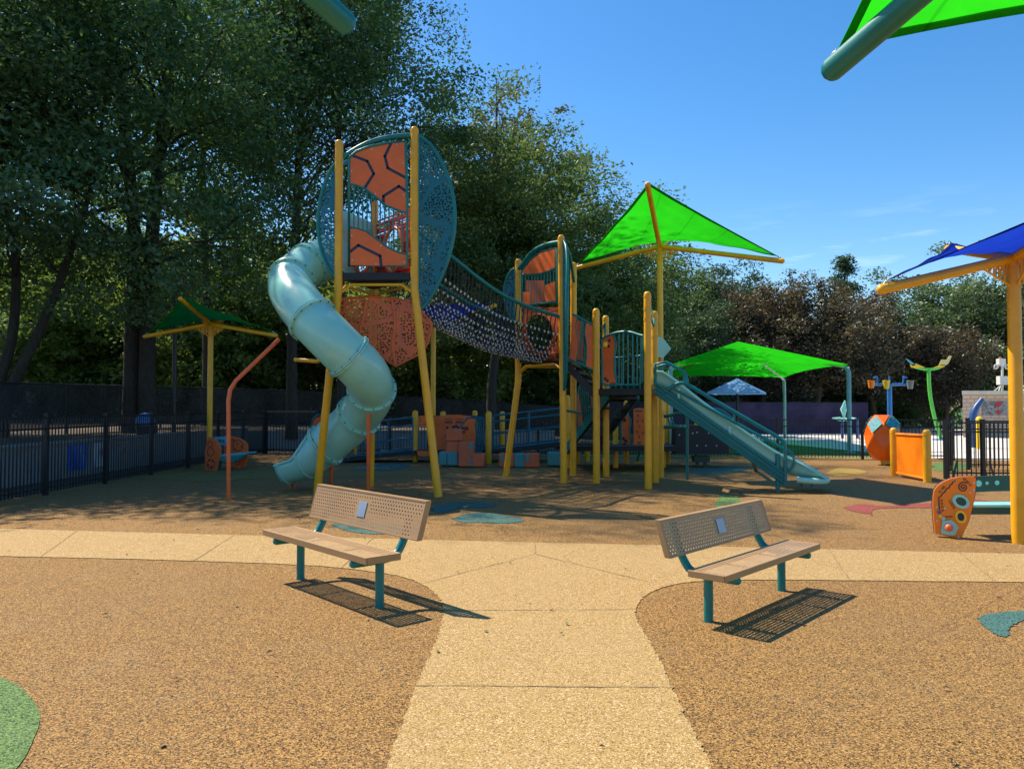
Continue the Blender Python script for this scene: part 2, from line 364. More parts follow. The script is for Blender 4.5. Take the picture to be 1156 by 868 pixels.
    def ring(s, c, nrm, R, r, n=32, m=8, mat=0):
        nrm = V(nrm).normalized(); up = V((0, 0, 1)) if abs(nrm.z) < .9 else V((1, 0, 0)); a = nrm.cross(up).normalized(); b = nrm.cross(a)
        vs = []
        for i in range(n):
            d = a * math.cos(2 * PI * i / n) + b * math.sin(2 * PI * i / n)
            for j in range(m): vs.append(V(c) + d * (R + r * math.cos(2 * PI * j / m)) + nrm * (r * math.sin(2 * PI * j / m)))
        return s.add(vs, [(i * m + j, ((i + 1) % n) * m + j, ((i + 1) % n) * m + (j + 1) % m, i * m + (j + 1) % m) for i in range(n) for j in range(m)], mat, True)
    def build(s, name, mats, parent=None, bevel=0, label=None):
        o0 = ORI.get(parent.name, V((0, 0, 0))) if parent else V((0, 0, 0))
        me = bpy.data.meshes.new(name)
        me.from_pydata([(v[0] - o0.x, v[1] - o0.y, v[2] - o0.z) for v in s.v], [], s.f)
        for m in (mats if isinstance(mats, (list, tuple)) else [mats]): me.materials.append(m)
        me.polygons.foreach_set('material_index', s.m); me.polygons.foreach_set('use_smooth', s.s); me.update()
        o = bpy.data.objects.new(name, me); COL.objects.link(o)
        if parent: o.parent = parent; ORI[o.name] = o0
        if bevel:
            b = o.modifiers.new('edge', 'BEVEL'); b.width = bevel; b.segments = 2; b.limit_method = 'ANGLE'; b.angle_limit = math.radians(40)
        if label: o['label'] = label
        return o
ORI = {}
def thing(name, label, cat, loc=(0, 0, 0), group=None, local=False):
    o = bpy.data.objects.new(name, None); COL.objects.link(o); o.location = loc; o.empty_display_size = .2
    o['label'] = label; o['category'] = cat
    if group: o['group'] = group
    ORI[o.name] = V((0, 0, 0)) if local else V(loc)
    return o
def tag(o, label, cat, group=None):
    o['label'] = label; o['category'] = cat
    if group: o['group'] = group
    return o
def struct(name, mb, m):
    o = mb.build(name, m); o['kind'] = 'structure'; return o
def copy_tree(o, parent=None):
    c = o.copy(); COL.objects.link(c)
    if parent: c.parent = parent
    for ch in [x for x in o.children]: copy_tree(ch, c)
    return c
def text_geo(txt, size):
    cu = bpy.data.curves.new('lettering', 'FONT'); cu.body = txt; cu.size = size; cu.align_x = 'CENTER'; cu.align_y = 'CENTER'
    cu.extrude = .0015; cu.offset = size * .015
    o = bpy.data.objects.new('lettering', cu); COL.objects.link(o)
    bpy.context.view_layer.update()
    me = o.to_mesh(); vs = [v.co.copy() for v in me.vertices]; fs = [tuple(p.vertices) for p in me.polygons]
    o.to_mesh_clear(); bpy.data.objects.remove(o); bpy.data.curves.remove(cu)
    return vs, fs
def put_text(mb, txt, size, c, right, up, mat=0):
    vs, fs = text_geo(txt, size); right = V(right).normalized(); up = V(up).normalized(); n = right.cross(up)
    mb.add([V(c) + right * v.x + up * v.y + n * v.z for v in vs], fs, mat)

# ------------------------------------------------------------------ ground, path, markings
def sheet(pts, z, mat=0, mb=None):
    mb = mb or MB(); mb.add([(p[0], p[1], z) for p in pts], [tuple(range(len(pts)))], mat); return mb
big = []
for i in range(48): big.append((400 * math.cos(2 * PI * i / 48), 400 * math.sin(2 * PI * i / 48)))
struct('ground', sheet(big, -.004), M['lawn'])
struct('rubber_surface', sheet([(-8.75, -8), (22, -8), (22, 22.2), (13.4, 23.3), (-8.75, 26.6)], 0), M['rubber'])
struct('fence_kerb', sheet([(-8.75, 26.6), (13.4, 23.3), (22, 22.2), (22, 22.7), (13.6, 23.75), (-8.75, 27.1)], .012), M['path'])
struct('side_walk', sheet([(-9.95, -2), (-8.75, -2), (-8.75, 29), (-9.95, 29)], .004), M['dirt'])
pad = [G(879, 501), G(982, 511), G(1060, 518.5), (17, 22), (60, 22), (60, 60), (22, 60), G(800, 487)]
struct('splash_pad', sheet(pad, .012), M['pad'])
struct('wood_floor', sheet([(-60, 26.7), (1.5, 25.4), (4, 36), (4, 90), (-60, 90)], .004), M['dirt'])
bank = MB()
bank.add([(-10.1, 0, .72), (-10.1, 29.2, .72), (-60, 0, .9), (-60, 29.2, .9)], [(0, 1, 3, 2)])
bank.add([(-10.1, 29.2, .72), (-60, 29.2, .9), (-60, 70, 1.2), (-9, 60, .8), (-2, 29.2, .55)], [(0, 1, 2, 3, 4)])
bank.add([(-2, 29.2, .55), (-9, 60, .8), (4, 60, .02), (4, 29.2, .01)], [(0, 1, 2, 3)])
struct('bank', bank, M['dirt'])

def gsmooth(pts, k=26):
    r = random.Random(9); return [p + V((r.uniform(-.009, .009), r.uniform(-.009, .009), 0)) for p in catmull([G(*p) for p in pts], k)]
far = [G(-700, 578), G(0, 597), G(240, 603.5), G(460, 609), G(577, 612), G(760, 616), G(1156, 625.5), G(1900, 640)]
nearL = [G(-700, 606)] + gsmooth([(-200, 622), (0, 628), (170, 632), (340, 638), (430, 647), (470, 657), (494, 673), (500, 690), (493, 722), (470, 775), (436, 868), (395, 1000)])
nearR = gsmooth([(870, 1000), (805, 868), (770, 800), (741, 738), (721, 703), (718, 688), (730, 672), (757, 661), (800, 656), (900, 655), (1156, 657.5)]) + [G(1900, 672)]
cam_side = [(-1.05, -3), (1.0, -3)]
outline = far[::-1] + nearL + cam_side + nearR
pa = sheet(outline, .006)
def strip(mb, a, b, w, z, mat):
    a, b = V((a[0], a[1], z)), V((b[0], b[1], z)); d = (b - a).normalized(); n = V((-d.y, d.x, 0)) * (w / 2)
    mb.add([a - n, b - n, b + n, a + n], [(0, 1, 2, 3)], mat)
random.seed(3)
for a, b in (((500, 690), (721, 688.5)), ((469, 775), (765, 777)), ((604, 612.5), (604, 626)), ((604, 626), (462, 663)), ((604, 626), (730, 657)), ((385, 642), (421, 608)), ((220, 633), (265, 604)), ((46, 629), (88, 599)), ((960, 656), (935, 620)), ((1125, 658), (1082, 623))):
    A, B = G(*a), G(*b); n = 14; pts = [A.lerp(B, i / n) + V((random.uniform(-.006, .006), random.uniform(-.006, .006), 0)) for i in range(n + 1)]
    for i in range(n): strip(pa, pts[i], pts[i + 1], random.uniform(.005, .011), .0095, 1)
struct('path', pa, [M['path'], M['joint']])
def patch(name, pts, m, z=.006, k=5):
    r = random.Random(len(pts)); q = catmull([G(*p) for p in pts] + [G(*pts[0])], k * 3)[:-1]
    struct(name, sheet([p + V((r.uniform(-.012, .012), r.uniform(-.012, .012), 0)) for p in q], z), M[m])
c0 = V((-4.01, 3.0)); 
struct('green_patch', sheet([(c0.x + (1.87 + .006 * math.sin(a * 5.3)) * math.cos(a * PI / 60), c0.y + (1.87 + .006 * math.sin(a * 3.7)) * math.sin(a * PI / 60)) for a in range(120)], .006), M['rubber_green'])
patch('teal_patch', [(1103, 698), (1120, 693), (1156, 690), (1200, 689), (1160, 699), (1142, 707), (1136, 719), (1116, 712)], 'rubber_teal')
patch('red_patch', [(951, 573), (972, 569), (1000, 571), (1050, 568), (1100, 564), (1118, 568), (1060, 573), (1010, 573.5), (988, 575), (981, 580), (962, 577)], 'rubber_red')
patch('yellow_patch', [(932, 535), (944, 529), (962, 529), (978, 533), (966, 536), (948, 537)], 'rubber_yellow')
patch('green_patch', [(806, 572), (815, 559), (832, 561), (838, 571), (824, 569), (812, 574)], 'rubber_green')
patch('green_patch', [(1048, 527), (1062, 522), (1100, 524), (1085, 531), (1060, 532)], 'rubber_green')
patch('teal_patch', [(372, 592), (400, 588), (445, 592), (470, 598), (430, 603), (395, 600)], 'rubber_teal')
patch('teal_patch', [(484, 575), (500, 569), (530, 567), (560, 569), (548, 573), (522, 573), (508, 577), (494, 579)], 'rubber_teal')
patch('teal_patch', [(510, 586), (528, 580), (552, 579), (575, 583), (592, 588), (570, 591), (540, 590), (522, 590)], 'rubber_teal')
patch('teal_patch', [(770, 532), (800, 528), (845, 527), (830, 533), (795, 536)], 'rubber_teal')
patch('ochre_patch', [(150, 539), (205, 533), (300, 531), (420, 532), (510, 533), (430, 537), (320, 539), (230, 543)], 'rubber_ochre')
patch('teal_patch', [(395, 528), (430, 523), (465, 524), (450, 530), (420, 532)], 'rubber_teal')

# ------------------------------------------------------------------ benches
def make_bench(label, loc, rz):
    root = thing('park_bench', label, 'bench', (0, 0, 0), 'metal benches beside the path', local=True)
    st = MB()
    Lh = .91
    mb = MB(); mb.add([(-Lh, -.26, .452), (Lh, -.26, .452), (Lh, .04, .452), (-Lh, .04, .452)], [(0, 1, 2, 3)])
    seat = mb.build('seat', M['bench_seat'], root)
    mb = MB()
    for y, s in ((-.262, -1), (.042, 1)): mb.box((0, y, .427), (2 * Lh + .004, .012, .054))
    for x in (-Lh, Lh): mb.box((x, -.11, .427), (.012, .292, .054))
    for x in (-.3, .3): mb.box((x, -.11, .405), (.03, .29, .008))
    mb.build('seat_rim', M['bench_tan'], seat, bevel=.006)
    # backrest leaning back: local y grows towards the back
    lean = .3
    def bp(x, z, d=0): return V((x, .205 + (z - .55) * lean + d, z))
    mb = MB(); mb.add([bp(-Lh, .535), bp(Lh, .535), bp(Lh, .82), bp(-Lh, .82)], [(0, 1, 2, 3)])
    back = mb.build('backrest', M['bench_back'], root)
    mb = MB()
    for z in (.531, .824): mb.prism([bp(-Lh - .004, z - .006, -.004), bp(Lh + .004, z - .006, -.004), bp(Lh + .004, z - .006, .05), bp(-Lh - .004, z - .006, .05)], (0, .001, .012))
    for x in (-Lh, Lh): mb.prism([bp(x - .006, .537, -.004), bp(x + .006, .537, -.004), bp(x + .006, .537, .05), bp(x - .006, .537, .05)], (0, .281 * lean, .281))
    mb.build('back_rim', M['bench_tan'], back, bevel=.005)
    mb = MB(); mb.prism([bp(-.065, .62, -.007), bp(.065, .62, -.007), bp(.065, .745, -.007), bp(-.065, .745, -.007)], (0, .005, 0))
    mb.build('plaque', M['plaque'], back)
    for x in (-.68, .68):
        mb = MB(); mb.tube([(x, 0, 0), (x, 0, .37)], .036, 16); mb.tube([(x, 0, 0), (x, 0, .012)], .04, 16)
        mb.build('leg', M['teal'], root)
        mb = MB()
        mb.tube([(x, -.24, .372), (x, -.05, .372), (x, .06, .375), (x, .15, .40), (x, .20, .455), (x, .245, .55), (x, .315, .78)], .033, 14, k=6)
        mb.ball((x, -.24, .372), .033, 12)
        mb.build('arm', M['teal'], root)
    root.location = loc; root.rotation_euler = (0, 0, rz)
    return root
# local +y is the back side
lb = make_bench('tan perforated bench left of the path, its backrest in full sun', (-1.51, 6.685, 0), math.atan2(-1.07, .96))
rb = make_bench('tan perforated bench right of the path, its backrest front in shade', (1.907, 6.265, 0), math.atan2(.739, .677))
rb.scale = (.96, .96, .90); lb.scale = (1, 1, 1.015)

# ------------------------------------------------------------------ fences, walls, screens
def fence(name, label, cat, pts, h, mats, step=.1, post_every=2.1, z0=0.0, group=None, posts_at=None):
    root = thing(name, label, cat, (pts[0][0], pts[0][1], z0), group)
    mb = MB()
    for (a, b) in zip(pts[:-1], pts[1:]):
        a, b = V((*a, z0)), V((*b, z0)); Ln = (b - a).length
        for zz in (h - .02, h - .22, .13): mb.bar(a + V((0, 0, zz)), b + V((0, 0, zz)), .026, .034)
        n = int(Ln / step)
        for i in range(n):
            p = a.lerp(b, (i + .5) / n); mb.box(p + V((0, 0, (h - .035) / 2 + .03)), (.018, .018, h - .07), math.atan2(b.y - a.y, b.x - a.x))
    mb.build('picket_panel', mats, root)
    k = 0
    for i, (a, b) in enumerate(zip(pts[:-1], pts[1:])):
        a, b = V((*a, z0)), V((*b, z0)); Ln = (b - a).length; n = max(1, round(Ln / post_every))
        for j in range(n + (1 if i == len(pts) - 2 else 0)):
            p = a.lerp(b, j / n); pb = MB(); rz = math.atan2(b.y - a.y, b.x - a.x)
            pb.box(p + V((0, 0, (h + .04) / 2)), (.075, .075, h + .04), rz); pb.box(p + V((0, 0, h + .05)), (.09, .09, .022), rz)
            pb.build('fence_post', mats, root, bevel=.004)
    return root
fence('metal_fence', 'black metal picket fence running along the left edge in front of the painted wall', 'fence', [(-8.45, 9.9), (-8.45, 26.2)], 1.42, M['black'])
fence('metal_gate', 'black picket gate with a bronze top rail behind the tube slide', 'gate', [(-8.38, 26.25), (-6.6, 26.0)], 1.4, M['black'], post_every=1.8)
g = bpy.data.objects['metal_gate']; MB().bar((-8.34, 26.22, 1.44), (-6.65, 25.98, 1.44), .05, .05).build('top_rail', M['bronze'], g)
fence('metal_fence', 'long black picket fence across the back of the playground in front of the lawn', 'fence', [(-6.5, 25.95), (13.1, 23.05)], 1.22, M['black'], post_every=2.45)
fence('metal_fence', 'black picket fence with close posts behind the orange activity bench', 'fence', [(9.62, 17.1), (10.45, 17.1), (17, 16.9)], 1.26, M['black'], post_every=1.0, step=.095)
fence('metal_fence', 'black picket fence running back beside the orange panel to the far fence', 'fence', [(9.75, 17.25), (13.15, 22.95)], 1.22, M['black'], post_every=2.2)
fence('metal_fence', 'black picket fence behind the right hand gate corridor', 'fence', [(11.6, 19.6), (19, 19.0)], 1.25, M['black'], post_every=2.4)

wall = thing('retaining_wall', 'low pale concrete wall with painted pictures behind the left fence', 'wall', (-10.05, 10, 0))
mb = MB(); mb.box((-10.06, 14.5, .39), (.22, 29, .78)); mb.box((-10.05, 14.5, .8), (.3, 29.05, .06)); mb.build('wall_body', M['grey'], wall, bevel=.01)
mb = MB(); mb.box((-4.2, 29.1, .33), (11.6, .22, .66)); mb.box((-4.2, 29.1, .68), (11.7, .3, .05)); mb.build('wall_return', M['grey'], wall, bevel=.01)
def on_wall(px): r = ray(px, 500); t = -9.945 / r.x; return r.y * t
for (x0, x1, z0, z1, mm) in ((76, 98, .16, .74, 'mural_blue'), (106, 118, .16, .74, 'mural_white'), (134, 145, .14, .72, 'mural_mixed'), (150, 161, .14, .72, 'mural_mixed'), (164, 175, .14, .72, 'mural_mixed')):
    y0, y1 = on_wall(x0), on_wall(x1)
    MB().box((-9.945, (y0 + y1) / 2, (z0 + z1) / 2), (.014, y1 - y0, z1 - z0)).build('mural', M[mm], wall)

def windscreen(label, pts, m, posts, fold=0):
    root = thing('windscreen_fence', label, 'fence', (pts[0][0], pts[0][1], pts[0][2]))
    mb = MB(); vs, fs = [], []
    for a, b in zip(pts[:-1], pts[1:]):
        n = max(1, int(math.hypot(b[0] - a[0], b[1] - a[1]) / 1.2)); o = len(vs)
        for i in range(n + 1):
            t = i / n; x, y, zb, zt = (a[j] + (b[j] - a[j]) * t for j in range(4)); sag = .03 * math.sin(i * 2.1)
            for j in range(4): vs.append((x + sag * (j in (1, 2)), y + sag * (j in (1, 2)), zb + (zt - zb) * j / 3))
        fs += [(o + i * 4 + j, o + (i + 1) * 4 + j, o + (i + 1) * 4 + j + 1, o + i * 4 + j + 1) for i in range(n) for j in range(3)]
    mb.add(vs, fs); mb.build('screen_mesh', M[m], root)
    mb = MB()
    for a, b in zip(pts[:-1], pts[1:]): mb.tube([(a[0], a[1], a[3]), (b[0], b[1], b[3])], .025, 8)
    mb.build('top_rail', M['black'], root)
    for a, b in zip(pts[:-1], pts[1:]):
        n = max(1, round(math.hypot(b[0] - a[0], b[1] - a[1]) / posts))
        for i in range(n):
            x, y, zb, zt = (a[j] + (b[j] - a[j]) * i / n for j in range(4)); MB().tube([(x - .06, y + .06, zb - .3), (x - .06, y + .06, zt + .03)], .035, 8).build('fence_post', M['black'], root)
    return root
windscreen('tall fence with dark blue mesh screening below the big trees on the left', [(-14, 8, .95, 2.2), (-14, 21, .95, 2.25), (-14, 34, .9, 2.44), (-8, 40, .6, 2.3), (3, 37, .02, 1.58), (5.2, 37, .02, 1.5)], 'screen', 3.0)
windscreen('purple screened fence under the bronze trees behind the splash pad', [(5.4, 44, .02, 1.85), (13, 45, .02, 1.85), (21.3, 46, .02, 1.85)], 'screen_purple', 4.0)

# ------------------------------------------------------------------ shade sails on masts
def sail(label, base, top_z, tips, mats, r=.07, name='shade_sail', mast=True, hem='hem_green', off=.12, curve=.04, sag=.0, cat='shade sail'):
    """tips in order round the mast; alternate high and low; a hyperbolic sail with hollowed edges"""
    root = thing(name, label, cat, base)
    fab, pole = mats; top = V((base[0], base[1], top_z))
    tips = [V(t) for t in tips]
    mb = MB(); mb.post(base, top + V((0, 0, .03)), r)
    mb.build('mast', pole, root)
    for t in tips:
        mb = MB(); d = (t - top).normalized()
        mb.tube([top + d * .05, t - d * .02], r * .78, 14); mb.ball(t - d * .02, r * .78, 14)
        mb.build('arm', pole, root)
        a, b = top + d * .44 - V((0, 0, r * .7)), top + V((0, 0, -.32)); br = MB(); q = V((d.x, d.y, 0)).normalized() * r * .95
        n = 5; pts = [(b + q).lerp(a, i / n) for i in range(n + 1)]; br.tube(pts, .014, 6)
        for i in range(1, n): br.tube([pts[i], top + d * (.08 + .36 * i / n)], .011, 6); br.tube([pts[i], top + d * (.08 + .36 * (i - 1) / n)], .011, 6)
        br.build('bracket', pole, root)
    c = sum(tips, V((0, 0, 0))) / 4; n = 20; lift = .09
    cn = [t + (c - t).normalized() * off + V((0, 0, lift)) for t in tips]
    def S(u, v):
        cu, cv = 4 * u * (1 - u), 4 * v * (1 - v)
        uu = .5 + (u - .5) * (1 - curve * 2 * cv); vv = .5 + (v - .5) * (1 - curve * 2 * cu)
        return cn[0] * ((1 - uu) * (1 - vv)) + cn[1] * (uu * (1 - vv)) + cn[2] * (uu * vv) + cn[3] * ((1 - uu) * vv) + V((0, 0, -sag * cu * cv + .012 * math.sin(23 * u + 3 * v) * math.sin(17 * v) * (1 - cu * cv * .5)))
    mb = MB(); mb.add([S(i / n, j / n) for j in range(n + 1) for i in range(n + 1)], [(j * (n + 1) + i, j * (n + 1) + i + 1, (j + 1) * (n + 1) + i + 1, (j + 1) * (n + 1) + i) for j in range(n) for i in range(n)], 0, True)
    cl = mb.build('canopy', fab, root)
    mb = MB(); w = .02
    for e in range(4):
        ps = [(S(i / n, 0), S(i / n, w)) if e == 0 else (S(1, i / n), S(1 - w, i / n)) if e == 1 else (S(i / n, 1), S(i / n, 1 - w)) if e == 2 else (S(0, i / n), S(w, i / n)) for i in range(n + 1)]
        vs = []
        for a, b in ps: vs += [a + V((0, 0, .004)), b + V((0, 0, .004)), a - V((0, 0, .006)), b - V((0, 0, .006))]
        fs = []
        for i in range(n): o = i * 4; fs += [(o, o + 4, o + 5, o + 1), (o + 2, o + 3, o + 7, o + 6), (o, o + 2, o + 6, o + 4)]
        mb.add(vs, fs, 0, True)
    mb.build('hem', M[hem], cl)
    for t, q in zip(tips, cn):
        mb = MB(); mb.tube([t + V((0, 0, .0)), t.lerp(q, .5) + V((0, 0, .02)), q], .014, 6); mb.ring(t.lerp(q, .6), (1, .3, .2), .03, .008, 12, 6)
        mb.build('shackle', M['bolt'], cl)
    return root
sail('bright green sail on a yellow mast beside the open slide, tallest sail of the playground', (3.4, 17.6, 0), 5.28, [P(731, 208, 15.2), P(884, 295, 16.2), (4.15, 20.0, 6.0), P(649, 303, 19.0)], (M['sail_green'], M['yellow']), r=.072, curve=.015)
sail('small deep green sail on a yellow mast behind the orange bent pole', (-8.05, 20.5, 0), 3.8, [P(203, 337, 18.8), P(312, 379, 19.8), P(260, 357, 22.3), P(163, 380, 21.0)], (M['sail_dkgreen'], M['yellow']), r=.072)
sail('blue sail on a thick yellow mast at the right edge, over the activity bench', (5.95, 9.08, 0), 3.36, [P(994, 327, 8.6), (5.9, 6.8, 3.78), (7.8, 9.6, 2.95), P(1070, 281, 11.3)], (M['sail_blue'], M['yellow']), r=.075, hem='hem_blue')
sail('blue sail on a yellow mast showing low behind the rope bridge', (-2.46, 24, 0), 4.36, [P(501, 372, 21.5), P(560, 345, 24.6), (-2.9, 26.8, 5.05), P(462, 351, 23)], (M['sail_blue'], M['yellow']), r=.08, hem='hem_blue', curve=.02)
sail('green sail on teal arms overhead at the top right corner, nearest green sail', (2.6, 2.0, 0), 4.0, [P(938, 80, 4.2), (4.5, 4.2, 3.85), (2.9, -.4, 3.45), (1.45, 1.3, 4.5)], (M['sail_green'], M['teal']), r=.085, curve=.03, off=.05)
sail('blue sail on a teal tube arm, only its arm tip showing at the top edge', (-2.2, 2.5, 0), 4.35, [P(391, 27, 4.5), (-.9, 1.2, 4.75), (-3.6, .6, 3.9), (-2.95, 2.9, 5.05)], (M['sail_blue'], M['teal']), r=.09, hem='hem_blue')

# hip canopy on four posts beyond the fence
hc = thing('shade_canopy', 'wide bright green hip canopy on four pale teal posts beyond the fence', 'canopy', (9.6, 32.5, 0))
corners = [V((5.5, 26.7, 3.0)), V((11.7, 26.7, 3.0)), V((13.75, 38.8, 3.0)), V((7.2, 38.5, 3.0))]
apex = V((9.6, 32.6, 4.3))
for c in corners:
    mb = MB(); mb.tube([(c.x, c.y, 0), (c.x, c.y, 2.8), (c.x + (apex.x - c.x) * .02, c.y + (apex.y - c.y) * .02, 2.97)], .078, 14); mb.tube([(c.x, c.y, 0), (c.x, c.y, .03)], .18, 14); mb.build('post', M['paleteal_post'], hc)
    MB().tube([c - V((0, 0, .06)), c.lerp(apex, .97) - V((0, 0, .1))], .05, 10).build('rafter', M['white'], hc)
mb = MB(); n = 16
for e in range(4):
    a, b = corners[e], corners[(e + 1) % 4]; mid = (a + b) / 2; vs, fs = [], []
    for i in range(n + 1):
        t = i / n; edge = a.lerp(b, t); edge = edge + (V((apex.x, apex.y, edge.z)) - edge) * (.07 * 4 * t * (1 - t)) + V((0, 0, .07 * 4 * t * (1 - t)))
        for j in range(n + 1):
            s = j / n; p = edge.lerp(apex, s); p.z -= .12 * math.sin(PI * s) * 4 * t * (1 - t); vs.append(p + V((0, 0, .06)))
    fs = [(i * (n + 1) + j, (i + 1) * (n + 1) + j, (i + 1) * (n + 1) + j + 1, i * (n + 1) + j + 1) for i in range(n) for j in range(n)]
    mb.add(vs, fs, 0, True)
mb.build('canopy', M['sail_green'], hc)
# light blue umbrella and picnic table
um = thing('umbrella', 'light blue square umbrella on a black pole under the green canopy', 'umbrella', (12.4, 42, 0))
uc = P(832, 427, 42); MB().tube([(uc.x, 42, 0), (uc.x, 42, 2.95)], .07, 12).build('pole', M['black'], um)
mb = MB(); hw = 1.8
cs = [V((uc.x + hw * a, 42 + hw * b, P(832, 443, 42).z)) for a, b in ((-1, -.35), (.35, -1), (1, .35), (-.35, 1))]
for i in range(4): mb.add([cs[i], cs[(i + 1) % 4], uc, cs[i] - V((0, 0, .1)), cs[(i + 1) % 4] - V((0, 0, .1))], [(0, 1, 2), (0, 3, 4, 1)])
mb.build('canopy', M['sail_sky'], um)
for i in range(4): MB().tube([cs[i] - V((0, 0, .03)), uc - V((0, 0, .06))], .02, 6).build('rib', M['black'], um)
pt = thing('picnic_table', 'dark picnic table with benches behind the open slide and fence', 'table', (8.3, 30, 0))
MB().box((8.3, 30, .74), (1.8, .75, .06)).build('table_top', M['wood'], pt)
for dy in (-.65, .65): MB().box((8.3, 30 + dy, .45), (1.8, .28, .05)).build('seat', M['wood'], pt)
for dx in (-.6, .6):
    mb = MB(); mb.bar((8.3 + dx, 29.3, 0), (8.3 + dx, 29.85, .72), .06, .06); mb.bar((8.3 + dx, 30.7, 0), (8.3 + dx, 30.15, .72), .06, .06); mb.bar((8.3 + dx, 29.3, .42), (8.3 + dx, 30.7, .42), .06, .06); mb.build('leg_frame', M['black'], pt)
# ------------------------------------------------------------------ the play structure (one bolted-together thing)
PS = thing('play_structure', 'big teal, orange and yellow climbing structure with spiral tube slide, rope bridge and open slide', 'play structure', (0, 16, 0))
YR = .073
def ps_post(a, b, mid=None, r=YR):
    mb = MB().post(a, b, r, mid=mid); a_, b_ = V(a), V(b); lo_ = V(mid) if mid else a_
    for dz in (.35, .55, 1.45) if b_.z > 3 else (.3, 1.0):
        c = b_ + (lo_ - b_).normalized() * dz; t = (b_ - lo_).normalized(); mb.tube([c - t * .035, c + t * .035], r * 1.07, 16)
        for sx_ in (-1, 1): mb.tube([c + V((sx_ * r * .7, -r * 1.02, 0)), c + V((sx_ * r * .7, -r * .5, 0))], .012, 6)
    mb.build('post', M['yellow'], PS)
# tower one: three posts, splayed below the deck
L1, R1, B1 = V((-3.14, 13.9, 0)), V((-1.765, 13.9, 0)), V((-2.72, 15.1, 0))
ps_post(G(358, 557), P(383, 158, 13.9), P(382, 327, 13.9)); ps_post(G(495, 561), P(468, 143, 13.9), P(468, 327, 13.9)); ps_post(G(418, 549), V((B1.x, B1.y, 5.7)), V((B1.x, B1.y, 3.68)))
# tower two
A2, B2, C2 = V((.14, 17.6, 0)), V((1.085, 16.2, 0)), V((1.41, 17.8, 0))
ps_post(G(571, 538), P(585, 292, 17.6), P(585, 430, 17.6)); ps_post(G(636.5, 545), P(633.5, 265, 16.2)); ps_post(G(647, 537), P(647.5, 296, 17.8))
# deck three
A3, B3, C3, D3 = G(673.5, 545.4), G(684.4, 538), G(732, 551.6), G(740, 544.6)
def topat(g, y): r = P(578, y, g.y); return V((g.x, g.y, r.z))
for g, y in ((A3, 348), (B3, 356), (C3, 329), (D3, 351)): ps_post(g, topat(g, y))
def slab(name, pts, z0, z1, m, parent=PS, bevel=.01): return MB().prism([(p[0], p[1], z0) for p in pts], (0, 0, z1 - z0)).build(name, M[m], parent, bevel=bevel)
slab('deck', [L1, R1, B1], 3.9, 4.03, 'deck'); slab('deck', [A2, B2, C2], 2.6, 2.74, 'deck'); slab('deck', [A3, C3, D3, B3], 1.84, 1.97, 'deck')
def braces(a, b, z):
    d = (b - a); mb = MB(); mb.tube([a + V((0, 0, z - .24)), a + d * .17 + V((0, 0, z - .07)), a + d * .83 + V((0, 0, z - .07)), b + V((0, 0, z - .24))], .028, 8); mb.build('brace', M['yellow'], PS)
for a, b in ((L1, R1), (R1, B1), (B1, L1)): braces(a, b, 3.88)
for a, b in ((A2, B2), (B2, C2), (C2, A2)): braces(a, b, 2.58)
def poly(pts, A, B): return [PL(x, y, A, B) for x, y in pts]
def nrm(A, B): d = V((B[0] - A[0], B[1] - A[1], 0)).normalized(); return V((-d.y, d.x, 0))
def panel(name, pts, A, B, m, th=.02, parent=PS, bevel=.003, off=0.0 ):
    n = nrm(A, B); q = [p + n * off for p in poly(pts, A, B)]
    return MB().prism(q, n * th).build(name, M[m], parent, bevel=bevel)
def absorb(mb, obj, m):                  # surface marks of a panel go into the panel's own mesh with a second material
    me = obj.data; o0 = ORI.get(obj.name, V((0, 0, 0))); nv = len(me.vertices)
    vs = [v.co.copy() for v in me.vertices] + [V(v) - o0 for v in mb.v]
    fs = [tuple(p.vertices) for p in me.polygons] + [tuple(i + nv for i in f) for f in mb.f]
    mi = [p.material_index for p in me.polygons]; sm = [p.use_smooth for p in me.polygons]
    n2 = bpy.data.meshes.new(me.name); n2.from_pydata(vs, [], fs)
    for k in me.materials: n2.materials.append(k)
    n2.materials.append(m); k = len(n2.materials) - 1
    n2.polygons.foreach_set('material_index', mi + [k] * len(mb.f)); n2.polygons.foreach_set('use_smooth', sm + list(mb.s)); n2.update()
    obj.data = n2; bpy.data.meshes.remove(me)
def zm(pts, x0, y0, s): return [(x0 + x / s, y0 + y / s) for x, y in pts]
def ribbon(mb, pts, A, B, w, off, th=.004, mat=0):       # a flat line lying on a panel's face
    n = nrm(A, B); q = [p + n * off for p in poly(pts, A, B)]
    for a, b in zip(q[:-1], q[1:]):
        d = (b - a).normalized(); s = n.cross(d) * (w / 2); a2, b2 = a - d * w * .3, b + d * w * .3
        mb.prism([a2 - s, b2 - s, b2 + s, a2 + s], n * th, mat)
def screws(mb, pts, A, B, off):
    n = nrm(A, B)
    for p in poly(pts, A, B): mb.tube([p + n * off, p + n * (off - .008)], .013, 8)
